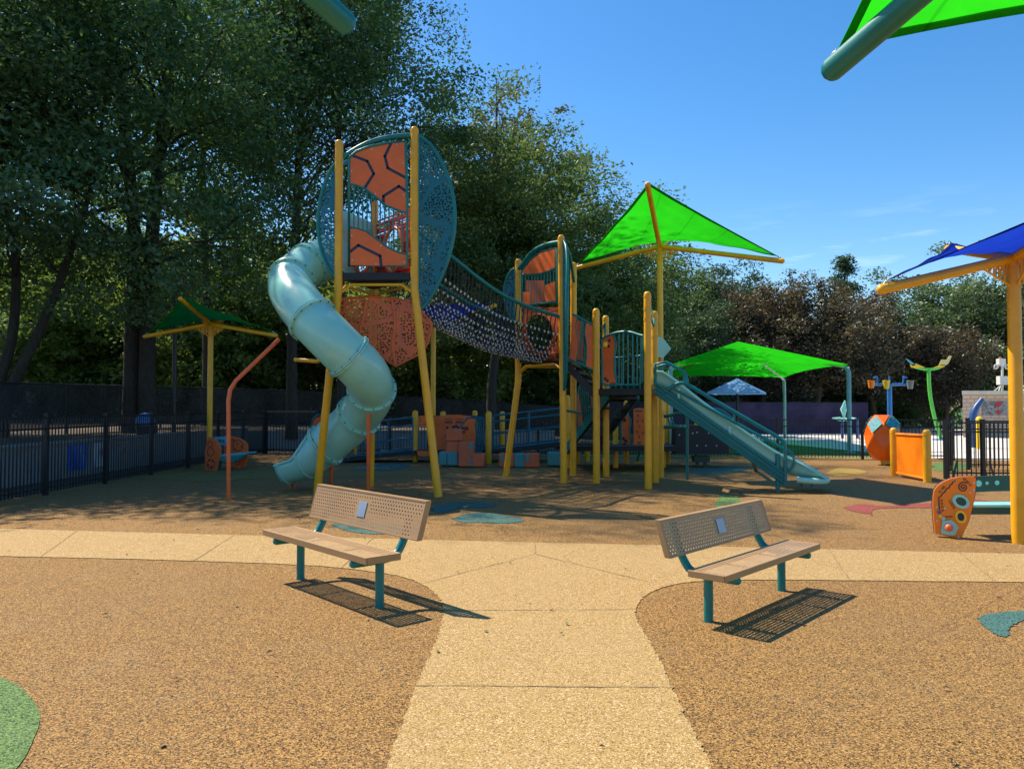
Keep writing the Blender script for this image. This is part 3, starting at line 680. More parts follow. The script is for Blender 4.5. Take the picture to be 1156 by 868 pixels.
# tower one front face
A, B = (L1.x, 13.86), (R1.x, 13.86); z1 = lambda p: zm(p, 340, 130, 5.42); z2 = lambda p: zm(p, 340, 260, 5.42)
fr = MB(); rect = z1([(292, 262), (340, 222), (420, 192), (520, 172), (640, 160)]) + [(459.6, 300.5), (394, 300.5)]
fr.tube(poly(rect[:5] + [(459.8, 230), (459.8, 300.5), (394, 300.5), rect[0]], A, B), .026, 8, smooth=True)
front = fr.build('guard_frame', M['teal'], PS)
up = panel('upper_sheet', z1([(296, 262), (342, 228), (420, 198), (520, 178), (638, 166), (642, 600), (590, 582), (520, 555), (455, 500), (390, 450), (340, 430), (297, 424)]), A, B, 'orange', parent=front)
lo = panel('lower_sheet', z1([(300, 688), (350, 694), (400, 712), (465, 762), (530, 810), (590, 838), (645, 852)]) + z2([(648, 226), (300, 216)]), A, B, 'orange', parent=front)
mb = MB()
ribbon(mb, z1([(318, 250), (405, 283), (444, 360), (386, 452)]), A, B, .05, -.004); ribbon(mb, z1([(548, 178), (512, 252), (530, 325), (641, 385)]), A, B, .05, -.004)
ribbon(mb, z1([(503, 545), (503, 497), (598, 436), (641, 466)]), A, B, .05, -.004); absorb(mb, up, M['navy'])
mb = MB(); ribbon(mb, z2([(302, 130), (350, 92), (483, 157), (490, 220)]), A, B, .05, -.004); absorb(mb, lo, M['navy'])
mb = MB(); screws(mb, z1([(433, 211), (588, 180), (308, 344), (628, 297), (455, 483), (628, 490), (310, 738), (488, 800)][:6]), A, B, -.002); absorb(mb, up, M['bolt'])
mb = MB(); screws(mb, z1([(310, 738), (488, 800)]) + z2([(312, 182), (458, 208), (634, 195)]), A, B, -.002); absorb(mb, lo, M['bolt'])
mb = MB(); tops = z1([(297, 424), (340, 430), (390, 450), (455, 500), (520, 555), (590, 582), (642, 600)]); bots = z1([(300, 688), (350, 694), (400, 712), (465, 762), (530, 810), (590, 838), (645, 852)])
mb.tube(poly(tops, A, B), .018, 8); mb.tube(poly(bots, A, B), .018, 8)
for i in range(1, 13):
    x = 394.6 + (459 - 394.6) * i / 13
    mb.tube(poly([(x, np.interp(x, [p[0] for p in tops], [p[1] for p in tops])), (x, np.interp(x, [p[0] for p in bots], [p[1] for p in bots]))], A, B), .013, 6)
mb.build('bars', M['teal'], front)
MB().tube(poly([(383, 182), (398, 171), (420, 160), (445, 154.5), (467, 153)], (L1.x, 13.93), (R1.x, 13.93)), .05, 10, k=4).build('top_arch', M['teal'], PS)
MB().tube([L1 + V((0, 0, 6.0)), (L1 + B1) / 2 + V((-.1, 0, 6.2)), B1 + V((0, 0, 5.6))], .04, 8, k=5).build('top_arch', M['teal'], PS)
MB().tube([R1 + V((0, 0, 6.5)), (R1 + B1) / 2 + V((.1, 0, 6.3)), B1 + V((0, 0, 5.65))], .04, 8, k=5).build('top_arch', M['teal'], PS)
# perforated shell wings
def wing(p0, p1, out, w, bulge=.12, peak=.5, post_side=.06):
    p0, p1, out = V(p0), V(p1), V(out).normalized(); n = out.cross((p0 - p1).normalized()).normalized(); K = 20; J = 8; vs = []; rim = []
    for i in range(K + 1):
        t = i / K; tt = t ** (math.log(.5) / math.log(peak)); ww = w * max(0.0, math.sin(PI * tt)) ** .72
        base = p0.lerp(p1, t) + out * post_side
        for j in range(J + 1):
            s = j / J; vs.append(base + out * (ww * s) + n * (bulge * math.sin(PI * t) * s * s))
        rim.append(vs[-1])
    o = MB().add(vs, [(i * (J + 1) + j, (i + 1) * (J + 1) + j, (i + 1) * (J + 1) + j + 1, i * (J + 1) + j + 1) for i in range(K) for j in range(J)], 0, True).build('shell_wing', M['teal_perf'], PS)
    mb = MB(); mb.tube(rim, .034, 8); mb.tube([p0 + out * post_side, p1 + out * post_side], .028, 8); mb.build('wing_rim', M['teal'], o)
wing(V((R1.x, 13.9, 6.55)), V((R1.x, 13.9, 3.32)), (1, .12, 0), .66, peak=.47)
wing(V((L1.x, 13.9, 6.05)), V((L1.x, 13.9, 3.95)), (-1, .15, 0), .40, peak=.5)
wing(P(635.5, 272, 16.2), P(636, 440, 16.2), (.14, -.6, 0), .62, peak=.45)
wing(P(584, 303, 17.6), P(584, 362, 17.6), (-1, .2, 0), .27, peak=.45)
MB().tube([P(636, 273, 16.15), P(643, 288, 16.9), P(648, 318, 17.7)], .035, 8, k=4).build('top_arch', M['teal'], PS)
# tower one back faces: red climb-through and slide mouth
n = 20
def arch_panel(name, A0, B0, z0, z1, m, oc, orx, orz, parent=PS):
    A0, B0 = V((A0[0], A0[1], 0)), V((B0[0], B0[1], 0)); w = (B0 - A0).length; d = (B0 - A0) / w; nn = V((-d.y, d.x, 0)); outer, inner = [], []
    N_ = 40
    for i in range(N_):
        a = 2 * PI * i / N_; c, s = math.cos(a), math.sin(a); inner.append((w * oc[0] + orx * c, z0 + oc[1] + orz * s))
        k = min((w * (1 - oc[0]) if c > 0 else w * oc[0]) / max(abs(c), 1e-6), ((z1 - z0 - oc[1]) if s > 0 else oc[1]) / max(abs(s), 1e-6)); outer.append((w * oc[0] + k * c, z0 + oc[1] + k * s))
    f = lambda q, o: A0 + d * q[0] + V((0, 0, q[1])) + nn * o
    vs = [f(q, 0) for q in outer] + [f(q, 0) for q in inner] + [f(q, .03) for q in outer] + [f(q, .03) for q in inner]; fs = []
    for i in range(N_):
        j = (i + 1) % N_; fs += [(i, j, N_ + j, N_ + i), (2 * N_ + i, 3 * N_ + i, 3 * N_ + j, 2 * N_ + j), (N_ + i, N_ + j, 3 * N_ + j, 3 * N_ + i)]
    o = MB().add(vs, fs).build(name, M[m], parent)
    MB().tube([f(q, .015) for q in inner] + [f(inner[0], .015)], .035, 8).build('rim', M['coral'], o)
    return o
arch_panel('crawl_panel', R1 + V((-.05, .06, 0)), B1 + V((.06, -.06, 0)), 4.04, 5.25, 'red', (.5, .52), .36, .42)
arch_panel('slide_mouth', B1 + V((-.03, -.04, 0)), L1 + V((.02, .06, 0)), 4.04, 5.2, 'slide', (.45, .5), .38, .40)
# coral under-shell of tower one
us = [(352, 352), (362, 341.5), (390, 336.5), (419, 335.3), (445, 336.8), (469, 341), (478, 354), (487.6, 365), (483.5, 387), (474.6, 399), (447, 413.4), (432, 404), (405, 384), (375, 372)]
A, B = (-3.4, 14.35), (-1.3, 14.25)
ush = panel('under_shell', us, A, B, 'coral_perf', .012, bevel=0)
mb = MB()
for q in (z2([(400, 425), (385, 520), (360, 610)]), z2([(555, 425), (575, 560), (560, 700), (578, 825)])):
    n0 = nrm(A, B); w = .05; pp = poly(q, A, B)
    mb.tube([p - n0 * .003 for p in pp], .032, 6, k=3)
mb.tube([p for p in poly(us + us[:1], A, B)], .02, 6); mb.build('seam', M['coral'], ush)

# ---- tube slide
cl = [P(402, 286, 15.1), P(374, 291, 15.0), P(345, 302, 14.6), P(328, 322, 13.95), P(345, 352, 13.25), P(381, 390, 13.0), P(412, 421, 13.3), P(419, 446, 13.95), P(402, 472, 14.5), P(374, 497, 14.75), P(347, 517, 14.85), P(318, 527, 14.9)]
K = 8; path = catmull(cl, K); R = .40
ci = 9 * K + 2                                        # where the closed tube opens into the run-out
TS = MB().tube(path[:ci + 1], R, 32, caps=False).build('tube_slide', M['slide'], PS)
fr_ = frames(path)
def ringat(i, parent=TS, r=R):
    for dd in (-.018, .018):
        mb = MB(); t = fr_[i][0]; mb.tube([path[i] + t * (dd - .014), path[i] + t * (dd + .014)], r + .045, 32); fl_ = mb.build('flange', M['slide'], parent, bevel=.006)
    mb = MB(); t, a, b = fr_[i]
    for k in range(14): an = 2 * PI * k / 14; c = path[i] + (a * math.cos(an) + b * math.sin(an)) * (r + .026); mb.tube([c - t * .042, c + t * .042], .013, 6)
    absorb(mb, fl_, M['navy'])
for i in (9, 15, 22, 34, 43, 54, 63, ci): ringat(i)
def trough(i0, i1, name, parent):
    vs, rimL, rimR, no, nin = [], [], [], 14, 0
    for i in range(i0, i1 + 1):
        t = fr_[i][0]; s = t.cross(V((0, 0, 1))).normalized(); u = s.cross(t); q = (i - i0) / (i1 - i0); open_ = PI * (.5 - .02 * q); up_ = .95 - .75 * min(1, q * 1.6); rr = R * (1 - .12 * q)
        for k in range(no + 1):
            an = -PI / 2 + (k / no * 2 - 1) * (open_ + up_); vs.append(path[i] + (s * math.cos(an) + u * math.sin(an)) * rr)
        rimL.append(vs[-no - 1]); rimR.append(vs[-1])
    m_ = i1 - i0 + 1; mb = MB(); mb.add(vs, [(i * (no + 1) + j, (i + 1) * (no + 1) + j, (i + 1) * (no + 1) + j + 1, i * (no + 1) + j + 1) for i in range(m_ - 1) for j in range(no)], 0, True)
    o = mb.build(name, M['slide'], parent)
    sol = o.modifiers.new('wall', 'SOLIDIFY'); sol.thickness = .02
    mb = MB(); mb.tube(rimL, .028, 8); mb.tube(rimR, .028, 8)
    for f in (0, .55, .99):
        j = int(f * (m_ - 1)); row = vs[j * (no + 1):(j + 1) * (no + 1)]; mb.tube(row, .022, 8)
    return o, mb
o, mb = trough(ci, len(path) - 1, 'run_out', TS); mb.build('rim', M['slide'], TS)
for pts in ([G(258, 563), P(258, 452, 13.35), P(260, 440, 13.36), P(266, 430, 13.4), P(315, 383, 13.75)], [G(416, 558), P(416, 461, 13.75)], [G(373.5, 551), P(374, 522, 14.85)], [G(330, 549), P(330, 536, 14.95)]):
    mb = MB(); mb.tube(pts, .037 if len(pts) > 2 else .036, 12, k=0); mb.tube([pts[0], pts[0] + V((0, 0, .02))], .08, 12)
    if len(pts) == 2: mb.tube([pts[1] - V((0, 0, .08)), pts[1] + V((0, 0, .02))], [.036, .06], 12)
    mb.build('slide_support', M['coral'], PS)
MB().tube([P(333, 406, 14.7), P(358, 408, 14.5), P(381, 398, 13.95)], .04, 10).build('slide_support', M['yellow'], PS)

# ---- rope bridge
ra = catmull([P(470, 262, 14.35), P(510, 290, 14.5), P(538.6, 313, 14.95), P(567, 332.5, 15.45), P(596, 346, 15.9), P(633, 358, 16.2)], 7)
rbk = catmull([P(430, 285, 15.2), P(478, 310, 15.5), P(503, 326, 15.9), P(532, 344, 16.5), P(565, 357, 17.1), P(586, 366, 17.5)], 7)
nb = MB(); cb_ = MB(); nt_, ns = len(ra), 17
grid = []
rnd = random.Random(5)
for i in range(nt_):
    q = i / (nt_ - 1); hang = 1.26 - .36 * q; row = []
    for j in range(ns):
        s = j / (ns - 1); p = ra[i].lerp(rbk[i], s); p.z -= hang * math.sin(PI * s) ** .55 if 0 < s < 1 else 0
        row.append(p + V((rnd.uniform(-.012, .012), rnd.uniform(-.012, .012), rnd.uniform(-.012, .012))))
    grid.append(row)
for i in range(1, nt_):
    for j in range(ns):
        p = grid[i][j]
        if j < ns - 1: nb.tube([p, grid[i][j + 1]], .0125, 5, caps=False)
        if i < nt_ - 1 and 0 < j < ns - 1: nb.tube([p, grid[i + 1][j]], .0125, 5, caps=False)
        if 0 < j < ns - 1: cb_.ball(p, .022, 6, ry=.022, rz=.034)
net = nb.build('rope_net', M['rope'], PS); o = cb_.build('rope_clips', M['clip'], net); o['kind'] = 'stuff'
MB().tube(ra, .038, 10).build('bridge_rail', M['teal'], PS); MB().tube(rbk, .038, 10).build('bridge_rail', M['teal'], PS)
# tower two: oval entrance, guard face
A, B = (A2.x, A2.y), (B2.x, B2.y)
def oval_panel():
    N_ = 44; n0 = nrm(A, B); out, inn = [], []
    cx, cy = 611.5, 377
    for i in range(N_):
        a = 2 * PI * i / N_; c, s = math.cos(a), math.sin(a); inn.append((cx - 2 + 15.5 * c + 4 * s * (c < 0), cy + 22 * s))
        k = min(22 / max(abs(c), 1e-6), 30 / max(abs(s), 1e-6)); out.append((cx + k * c, cy + k * s))
    f = lambda q, o: PL(q[0], q[1], A, B) + n0 * o
    vs = [f(q, 0) for q in out] + [f(q, 0) for q in inn] + [f(q, .03) for q in out] + [f(q, .03) for q in inn]; fs = []
    for i in range(N_):
        j = (i + 1) % N_; fs += [(i, j, N_ + j, N_ + i), (2 * N_ + i, 3 * N_ + i, 3 * N_ + j, 2 * N_ + j), (N_ + i, N_ + j, 3 * N_ + j, 3 * N_ + i), (i, 2 * N_ + i, 2 * N_ + j, j)]
    o = MB().add(vs, fs).build('bridge_entrance', M['coral_perf'], PS)
    MB().tube([f(q, 0) for q in inn] + [f(inn[0], 0)], .022, 8).build('rim', M['coral'], o)
oval_panel()
z3 = lambda p: zm(p, 560, 250, 4.825)
fr = MB(); fr.tube(poly(z3([(140, 275), (190, 205), (245, 165), (330, 145), (332, 440), (140, 460), (140, 275)]), A, B), .026, 8)
fr.tube(poly(z3([(145, 290), (230, 290), (290, 272), (325, 255)]), A, B), .02, 8)
for x in range(160, 330, 17): fr.tube(poly(z3([(x, np.interp(x, [145, 230, 290, 325], [290, 290, 272, 255])), (x, 450)]), A, B), .012, 6)
g2 = fr.build('guard_frame', M['teal'], PS)
for q in ([(148, 272), (195, 212), (248, 172), (324, 152), (322, 250), (290, 267), (230, 285), (150, 284)], [(266, 352), (322, 328), (325, 432), (275, 440), (268, 400)], [(148, 385), (188, 385), (186, 452), (148, 454)]):
    panel('guard_sheet', z3(q), A, B, 'orange', parent=g2, off=-.02)
MB().tube(poly([(586, 304), (600, 286), (615, 277), (634, 273)], A, B), .05, 10, k=4).build('top_arch', M['teal'], PS)
panel('guard_sheet', z3([(165, 320), (262, 322), (262, 440), (165, 448)]), (A2.x, A2.y + .9), (B2.x + .2, B2.y + 1.2), 'orange')
# steps between tower two and deck three, with guards
z4 = lambda p: zm(p, 620, 330, 7.225)
def stairs(name, a0, a1, b0, b1, nstep, m='deck', tm='deck'):        # a0,a1 top edge; b0,b1 bottom edge
    a0, a1, b0, b1 = map(V, (a0, a1, b0, b1))
    o = bpy.data.objects.new(name, None); COL.objects.link(o); o.parent = PS; ORI[o.name] = ORI[PS.name]
    for p, q in ((a0, b0), (a1, b1)): MB().prism([p, q, q - V((0, 0, .2)), p - V((0, 0, .2))], (a1 - a0).normalized() * .04).build('stringer', M[m], o)
    for i in range(nstep):
        t = (i + .5) / nstep; p, q = a0.lerp(b0, t), a1.lerp(b1, t); c = (p + q) / 2; d = q - p
        run = V((b0.x - a0.x, b0.y - a0.y, 0)).length / nstep
        MB().box(c - V((0, 0, .05)), (d.length, run * 1.05, .05), math.atan2(d.y, d.x)).build('tread', M[tm], o)
    return o
stairs('steps', (B2.x, B2.y + .1, 2.66), (C2.x, C2.y, 2.66), (A3.x, A3.y + .1, 1.92), (B3.x, B3.y, 1.92), 4)
A, B = (B2.x, B2.y), (A3.x, A3.y)
sg = MB(); sg.tube(poly(z4([(190, 178), (356, 268)]), A, B), .028, 8); sg.tube(poly(z4([(165, 545), (356, 632)]), A, B), .024, 8)
for q in ([(232, 205), (215, 280), (236, 400), (234, 490), (218, 570)], [(258, 215), (262, 400), (262, 590)], [(280, 235), (272, 350), (290, 480), (275, 600)], [(302, 245), (290, 320), (306, 440), (300, 540), (285, 605)]): sg.tube(poly(z4(q), A, B), .017, 6, k=3)
sg = sg.build('stair_guard', M['teal'], PS)
for q in ([(190, 190), (230, 205), (213, 280), (234, 400), (230, 490), (214, 560), (166, 535)], [(304, 250), (355, 272), (355, 625), (298, 600), (310, 520), (294, 330)]): panel('guard_sheet', z4(q), A, B, 'orange', parent=sg, off=-.012)
panel('guard_sheet', z4([(190, 225), (275, 240), (275, 560), (190, 545)]), (C2.x, C2.y), (B3.x, B3.y), 'orange', parent=sg)
# deck three front guard
A, B = (A3.x, A3.y), (C3.x, C3.y); z5 = lambda p: zm(p, 640, 340, 3.6125)
topc = z4([(432, 382), (480, 355), (530, 335), (580, 325), (630, 322), (680, 330), (725, 345), (765, 355)])
fr = MB(); fr.tube(poly(topc, A, B), .028, 8, k=2); fr.tube(poly(z4([(432, 380), (432, 735), (450, 755), (735, 755), (765, 725), (765, 352)]), A, B), .024, 8)
fr.tube(poly(z4([(522, 340), (545, 420), (532, 530), (535, 640), (552, 755)]), A, B), .02, 8, k=3)
for x in (568, 604, 642, 680, 718, 748): fr.tube(poly(z4([(x, np.interp(x, [p[0] for p in [(432, 0), (530, 0), (630, 0), (765, 0)]], [382, 335, 322, 355])), (x, 752)]), A, B), .016, 6)
g3 = fr.build('guard_frame', M['teal'], PS)
gs3 = panel('guard_sheet', z4([(437, 385), (480, 362), (518, 348), (540, 420), (528, 530), (530, 640), (545, 740), (445, 738)]), A, B, 'orange', parent=g3, off=-.01)
mb = MB(); n0 = nrm(A, B)
c = PL(*z4([(470, 425)])[0], A, B) - n0 * .03; mb.ball(c, .06, 14, ry=.03); mb.build('yellow_bead', M['sunyellow'], g3)
mb = MB()
for q in ((495, 395), (490, 440), (462, 705), (480, 720)): p = PL(*z4([q])[0], A, B) - n0 * .014; mb.tube([p, p - n0 * .012], .03, 8)
absorb(mb, gs3, M['navy'])
MB().tube([V((B3.x, B3.y, 2.7)), V((D3.x, D3.y, 2.7))], .025, 8).build('guard_rail', M['teal'], PS)
mb = MB()
for i in range(7): p = V((B3.x, B3.y, 0)).lerp(V((D3.x, D3.y, 0)), (i + .7) / 8); mb.tube([p + V((0, 0, 2.0)), p + V((0, 0, 2.7))], .014, 6)
mb.build('guard_bars', M['teal'], PS)
mb = MB(); mb.tube([P(737, 351, 16.0), P(735, 358, 15.6), P(738, 368, 15.7), P(738.5, 360, 16.0)], .02, 8, k=3); mb.build('grab_loop', M['teal'], PS)
mb = MB(); mb.tube([P(680, 371, 16.9), P(683, 365, 16.9), P(683, 380, 16.9)], .022, 8); mb.build('grab_loop', M['teal'], PS)
# pale hood of a hidden slide behind deck three
mb = MB(); mb.prism([P(x, y, 17.0) for x, y in ((742, 380), (748, 381), (758, 393.5), (749, 404), (741, 403))], (.1, .7, .05)); mb.build('slide_hood', M['slide'], PS, bevel=.03)
# underside stair from deck three down to the low deck
st = stairs('under_stair', (2.15, 16.9, 1.95), (2.75, 17.1, 1.95), (1.35, 19.0, .62), (2.0, 19.1, .62), 6)
for a, b in (((2.1, 16.85, 2.0), (1.3, 18.95, .66)), ((2.8, 17.12, 2.0), (2.05, 19.12, .66))): MB().prism([a, b, V(b) - V((0, 0, .24)), V(a) - V((0, 0, .24))], (.035, .01, 0)).build('stringer', M['teal'], st)
A, B = (1.3, 18.6), (2.2, 18.4)
sgp = MB(); z6 = lambda p: zm(p, 620, 430, 6.675)
for x in (222, 236, 250, 264, 278, 292, 306, 320): sgp.tube(poly(z6([(x, np.interp(x, [222, 320], [40, 0])), (x + 4, 200), (x - 2, np.interp(x, [222, 320], [440, 330]))]), A, B), .012, 6)
sgp.tube(poly(z6([(206, 120), (240, 20), (330, -10), (330, 320), (215, 460), (206, 120)]), A, B), .022, 8)
sgp = sgp.build('stair_guard', M['teal'], PS)
panel('guard_sheet', z6([(208, 120), (222, 90), (245, 250), (255, 380), (225, 420), (212, 280)]), A, B, 'orange', parent=sgp, off=-.01)
panel('guard_sheet', z6([(312, -5), (330, -5), (330, 300), (318, 180)]), A, B, 'orange', parent=sgp, off=-.01)
MB().tube([P(636, 463, 16.3), P(656, 466, 18.5)], .03, 8).build('bridge_rail', M['teal'], PS)
# ---- open slide
S0, S1 = V((2.93, 15.55, 2.0)), V((5.86, 14.66, .30))
d = V((S1.x - S0.x, S1.y - S0.y, 0)).normalized(); w = V((-d.y, d.x, 0))
zt_ = lambda t, z: V((S0.x + d.x * t, S0.y + d.y * t, z))
prof = catmull([zt_(0, 2.0), zt_(.22, 1.95), zt_(.9, 1.40), zt_(1.55, .93), zt_(2.2, .48), zt_(2.5, .335), zt_(2.8, .285), zt_(3.12, .27)], 5)
hw_ = lambda q: .27 + .17 * max(0, (q - .74) / .26) ** 1.3
wh_ = lambda q: .27 * (1 - max(0, (q - .72) / .28) ** 1.5) + .015
nP = len(prof); vs = []
for i, p in enumerate(prof):
    q = i / (nP - 1); hw = hw_(q); wall_h = wh_(q)
    for s_, hz in ((-1.1, wall_h + .01), (-1.0, wall_h), (-.97, wall_h * .4 + .01), (-.75, .0), (0, -.012), (.75, 0), (.97, wall_h * .4 + .01), (1.0, wall_h), (1.1, wall_h + .01)): vs.append(p + w * (hw * s_) + V((0, 0, hz)))
OS = MB().add(vs, [(i * 9 + j, (i + 1) * 9 + j, (i + 1) * 9 + j + 1, i * 9 + j + 1) for i in range(nP - 1) for j in range(8)], 0, True).build('open_slide', M['slide'], PS)
so = OS.modifiers.new('wall', 'SOLIDIFY'); so.thickness = .018
mb = MB()
for s_ in (-1.1, 1.1): mb.tube([prof[i] + w * (hw_(i / (nP - 1)) * s_) + V((0, 0, wh_(i / (nP - 1)))) for i in range(nP)], .024, 8)
tipp = prof[-1]; mb.tube([tipp - w * .44 - d * .5 - V((0, 0, .03)), tipp - w * .45 - d * .2 - V((0, 0, .045)), tipp - w * .36 - V((0, 0, .05)) + d * .0, tipp - V((0, 0, .055)) + d * .05, tipp + w * .36 - V((0, 0, .05)) + d * .0, tipp + w * .45 - d * .2 - V((0, 0, .045))], .058, 10, k=4)
mb.build('slide_lip', M['slide'], OS)
for f in (.22, .42, .62):
    i = int(f * (nP - 1)); p = prof[i]
    for sg_ in (-1, 1): MB().box(p + w * (.285 * sg_) + V((0, 0, .08)), (.05, .03, .24), math.atan2(d.y, d.x)).build('slide_rib', M['slide'], OS)
for sgn in (-1, 1):
    off = w * (.33 * sgn); A_, B_ = S0 + off, S1 + off
    q_ = lambda t, z: zt_(t, z) + off
    a, b = q_(0, 2.06), q_(2.42, .33)
    mb = MB(); mb.prism([a, b, b - V((0, 0, .19)), a - V((0, 0, .19))], w * .03 * -sgn)
    mb.tube([a, b], .03, 8); mb.tube([a - V((0, 0, .19)), b - V((0, 0, .19))], .03, 8); mb.tube([b + V((0, 0, .05)), b - V((0, 0, .21))], .034, 8)
    mb.tube([a + V((0, 0, -.1)) + w * .02 * sgn, b + V((0, 0, -.1)) + w * .02 * sgn], .012, 6)
    mb.build('side_rail', M['teal'], OS)
    hr = MB(); hr.tube([q_(.16, 1.88), q_(.3, 1.97), q_(.44, 2.05), q_(.62, 2.03), q_(1.2, 1.68), q_(1.8, 1.32), q_(2.25, 1.05), q_(2.38, .95), q_(2.42, .82), q_(2.42, .3)], .034, 10, k=4); hr.build('handrail', M['teal'], OS)
    hr = MB(); hr.tube([q_(.36, 1.95), q_(1.2, 1.47), q_(1.8, 1.13), q_(2.4, .80)], .024, 8); hr.tube([q_(1.5, 1.5), q_(1.5, 1.3)], .018, 6); hr.build('handrail', M['teal'], OS)
    hr = MB(); hr.tube([q_(2.44, .78), q_(2.55, .72), q_(2.57, .55), q_(2.52, .42), q_(2.43, .38)], .022, 8, k=4); hr.build('grab_loop', M['teal'], OS)
    hr = MB(); hr.tube([q_(.0, 2.0), q_(.0, 2.44), q_(.22, 2.48), q_(.56, 2.28), q_(.58, 2.04)], .03, 8); hr.tube([q_(.02, 2.36), q_(.22, 2.4)], .02, 8); hr.build('entry_rail', M['teal'], OS)
mb = MB(); mb.tube([G(878, 554.5), P(878, 512, G(878, 554.5).y)], .045, 12); mb.build('leg', M['teal'], OS)
for px, y in ((905, 549), (917, 549)): g_ = G(px, y); MB().tube([g_, V((g_.x, g_.y, .26))], .025, 8).build('leg', M['teal'], OS)
# curved rail of the second slide behind
mb = MB(); mb.tube([P(800, 463, 16.6), P(815, 466, 16.6), P(832, 483, 16.6), P(842, 500, 16.7), P(848, 512, 16.9), P(852, 522, 16.9)], .07, 10, k=4); mb.tube([P(849, 514, 16.9), G(853, 531)], .05, 10); mb.build('slide_support', M['teal'], PS)
# steering bars
MB().tube([G(776, 541), P(775.6, 462, G(776, 541).y)], .03, 10).build('bar_post', M['teal'], PS)
mb = MB(); yb = G(776, 541).y
for y0, y1 in ((470, 465), (482, 482)): mb.tube([P(750, y0, 19.5), P(776, y1, yb)], .045, 10)
mb.tube([P(753, 468, 19.3), P(757, 482, 19.2)], .025, 8); mb.tube([P(757, 468, 19.3), P(761, 482, 19.2)], .025, 8); mb.build('grip_bar', M['teal'], PS)
# low deck with its posts and panels
slab('deck', [(1.55, 19.0), (4.05, 19.0), (4.3, 21.5), (1.5, 21.5)], .5, .62, 'deck')
for px, by, ty in ((641, 528, 446), (652, 524, 470), (695, 528, 478), (707, 523, 452), (663, 521, 500), (749, 527, 452), (754, 524, 452)):
    g_ = G(px, by); ps_post(g_, topat(g_, ty), r=.07)
A, B = (2.7, 20.0), (3.3, 19.9); z7 = lambda p: zm(p, 695, 440, 9.65)
fr = MB(); fr.tube(poly(z7([(60, 280), (60, 600), (80, 632), (160, 632), (172, 600), (150, 430), (165, 325), (120, 255), (60, 330)]), A, B), .025, 8); o = fr.build('shaped_guard', M['teal'], PS)
gs7 = panel('guard_sheet', z7([(66, 320), (112, 265), (160, 328), (145, 430), (162, 618), (66, 618)]), A, B, 'orange', parent=o, off=-.01)
mb = MB(); n0 = nrm(A, B)
for q in ((97, 330), (85, 530), (110, 555), (95, 590)): p = PL(*z7([q])[0], A, B) - n0 * .014; mb.tube([p, p - n0 * .012], .045, 8)
absorb(mb, gs7, M['navy'])
A, B = (3.1, 19.7), (4.0, 19.75)
o = panel('sign_panel', z7([(195, 208), (230, 200), (345, 200), (345, 605), (198, 605)]), A, B, 'orange')
mb = MB(); n0 = nrm(A, B); rt = V((B[0] - A[0], B[1] - A[1], 0))
for tx, q, sz in (('SIGN', (250, 232), .085), ('A', (245, 280), .1), ('E', (240, 345), .1), ('I', (255, 402), .09), ('O', (300, 468), .1), ('S', (255, 515), .1), ('W', (255, 580), .1), ('C', (295, 340), .09), ('G', (235, 460), .09)):
    put_text(mb, tx, sz, PL(*z7([q])[0], A, B) - n0 * .006, rt, (0, 0, 1))
mb.build('lettering', M['navy'], o)
mb = MB(); p = P(719, 522, 20.5); mb.tube([p, p + V((0, 0, .03))], .13, 18); mb.build('stepping_disc', M['sunyellow'], PS, bevel=.008)
mb = MB(); mb.tube([p, P(722, 510, 20.4), P(720, 506, 20.2), P(712, 506, 20.1)], .025, 8); mb.build('disc_arm', M['teal'], PS)
mb = MB(); p = P(728, 508, 20.2); mb.tube([p, p + V((0, 0, .03))], .12, 18); mb.build('stepping_disc', M['sunyellow'], PS, bevel=.008)

# ------------------------------------------------------------------ access ramp behind the towers
RP = thing('access_ramp', 'long low ramp with blue railings and orange play panels behind the towers', 'ramp', (-.5, 22.5, 0))
def rp(name, pts, th=.1, m='deck'): return MB().prism([V(p) for p in pts], (0, 0, -th)).build(name, M[m], RP)
yF, yB = 22.0, 23.3
xa, xb, xc, xd = (386 - 578) * yF / F, (466 - 578) * yF / F, (556 - 578) * yF / F, (641 - 578) * yF / F
rp('ramp_slope', [(xa, yF, .12), (xb, yF, .34), (xb, yB, .34), (xa, yB, .12)]); rp('platform', [(xb, yF, .34), (xc, yF, .34), (xc, yB, .34), (xb, yB, .34)]); rp('ramp_slope', [(xc, yF, .34), (xd, yF - .2, .58), (xd, yB, .58), (xc, yB, .34)])
def rails(x0, z0, x1, z1, y, hs, nv):
    mb = MB()
    for h_ in hs: mb.tube([(x0, y, z0 + h_), (x1, y, z1 + h_)], .026 if h_ in (hs[0], hs[-1]) else .018, 8)
    for i in range(nv + 1):
        t = i / nv; x = x0 + (x1 - x0) * t; z = z0 + (z1 - z0) * t; mb.tube([(x, y, z - .05), (x, y, z + hs[-1])], .022, 8)
    mb.build('railing', M['rail_blue'] if 'rail_blue' in M else M['teal'], RP)
M['rail_blue'] = paint('blue_green_railing_paint', (.0, .11, .16), .4)
for y in (yF, yB):
    rails(xa + .2, .14, xb, .34, y, (.03, .35, .72, .95), 2); rails(xc, .36, xd - .05, .58, y, (.03, .45, .8, .98), 2)
    rails(xb + .3, .35, xc - .2, .35, yB, (.05, .5, .95), 3)
for px, by, ty in ((468.5, 521, 463), (500, 520, 464), (536, 514, 463), (551.5, 523.5, 464), (567, 516, 464), (402, 513, 500)):
    g_ = G(px, by); MB().post(g_, topat(g_, ty), .085).build('post', M['yellow'], RP)
z8 = lambda p: zm(p, 465, 455, 11.577)
A, B = (-3, 21.9), (0, 21.9)
o = panel('play_panel', z8([(80, 175), (110, 165), (200, 160), (250, 162), (250, 305), (84, 312)]), A, B, 'orange', parent=RP)
mb = MB(); n0 = nrm(A, B)
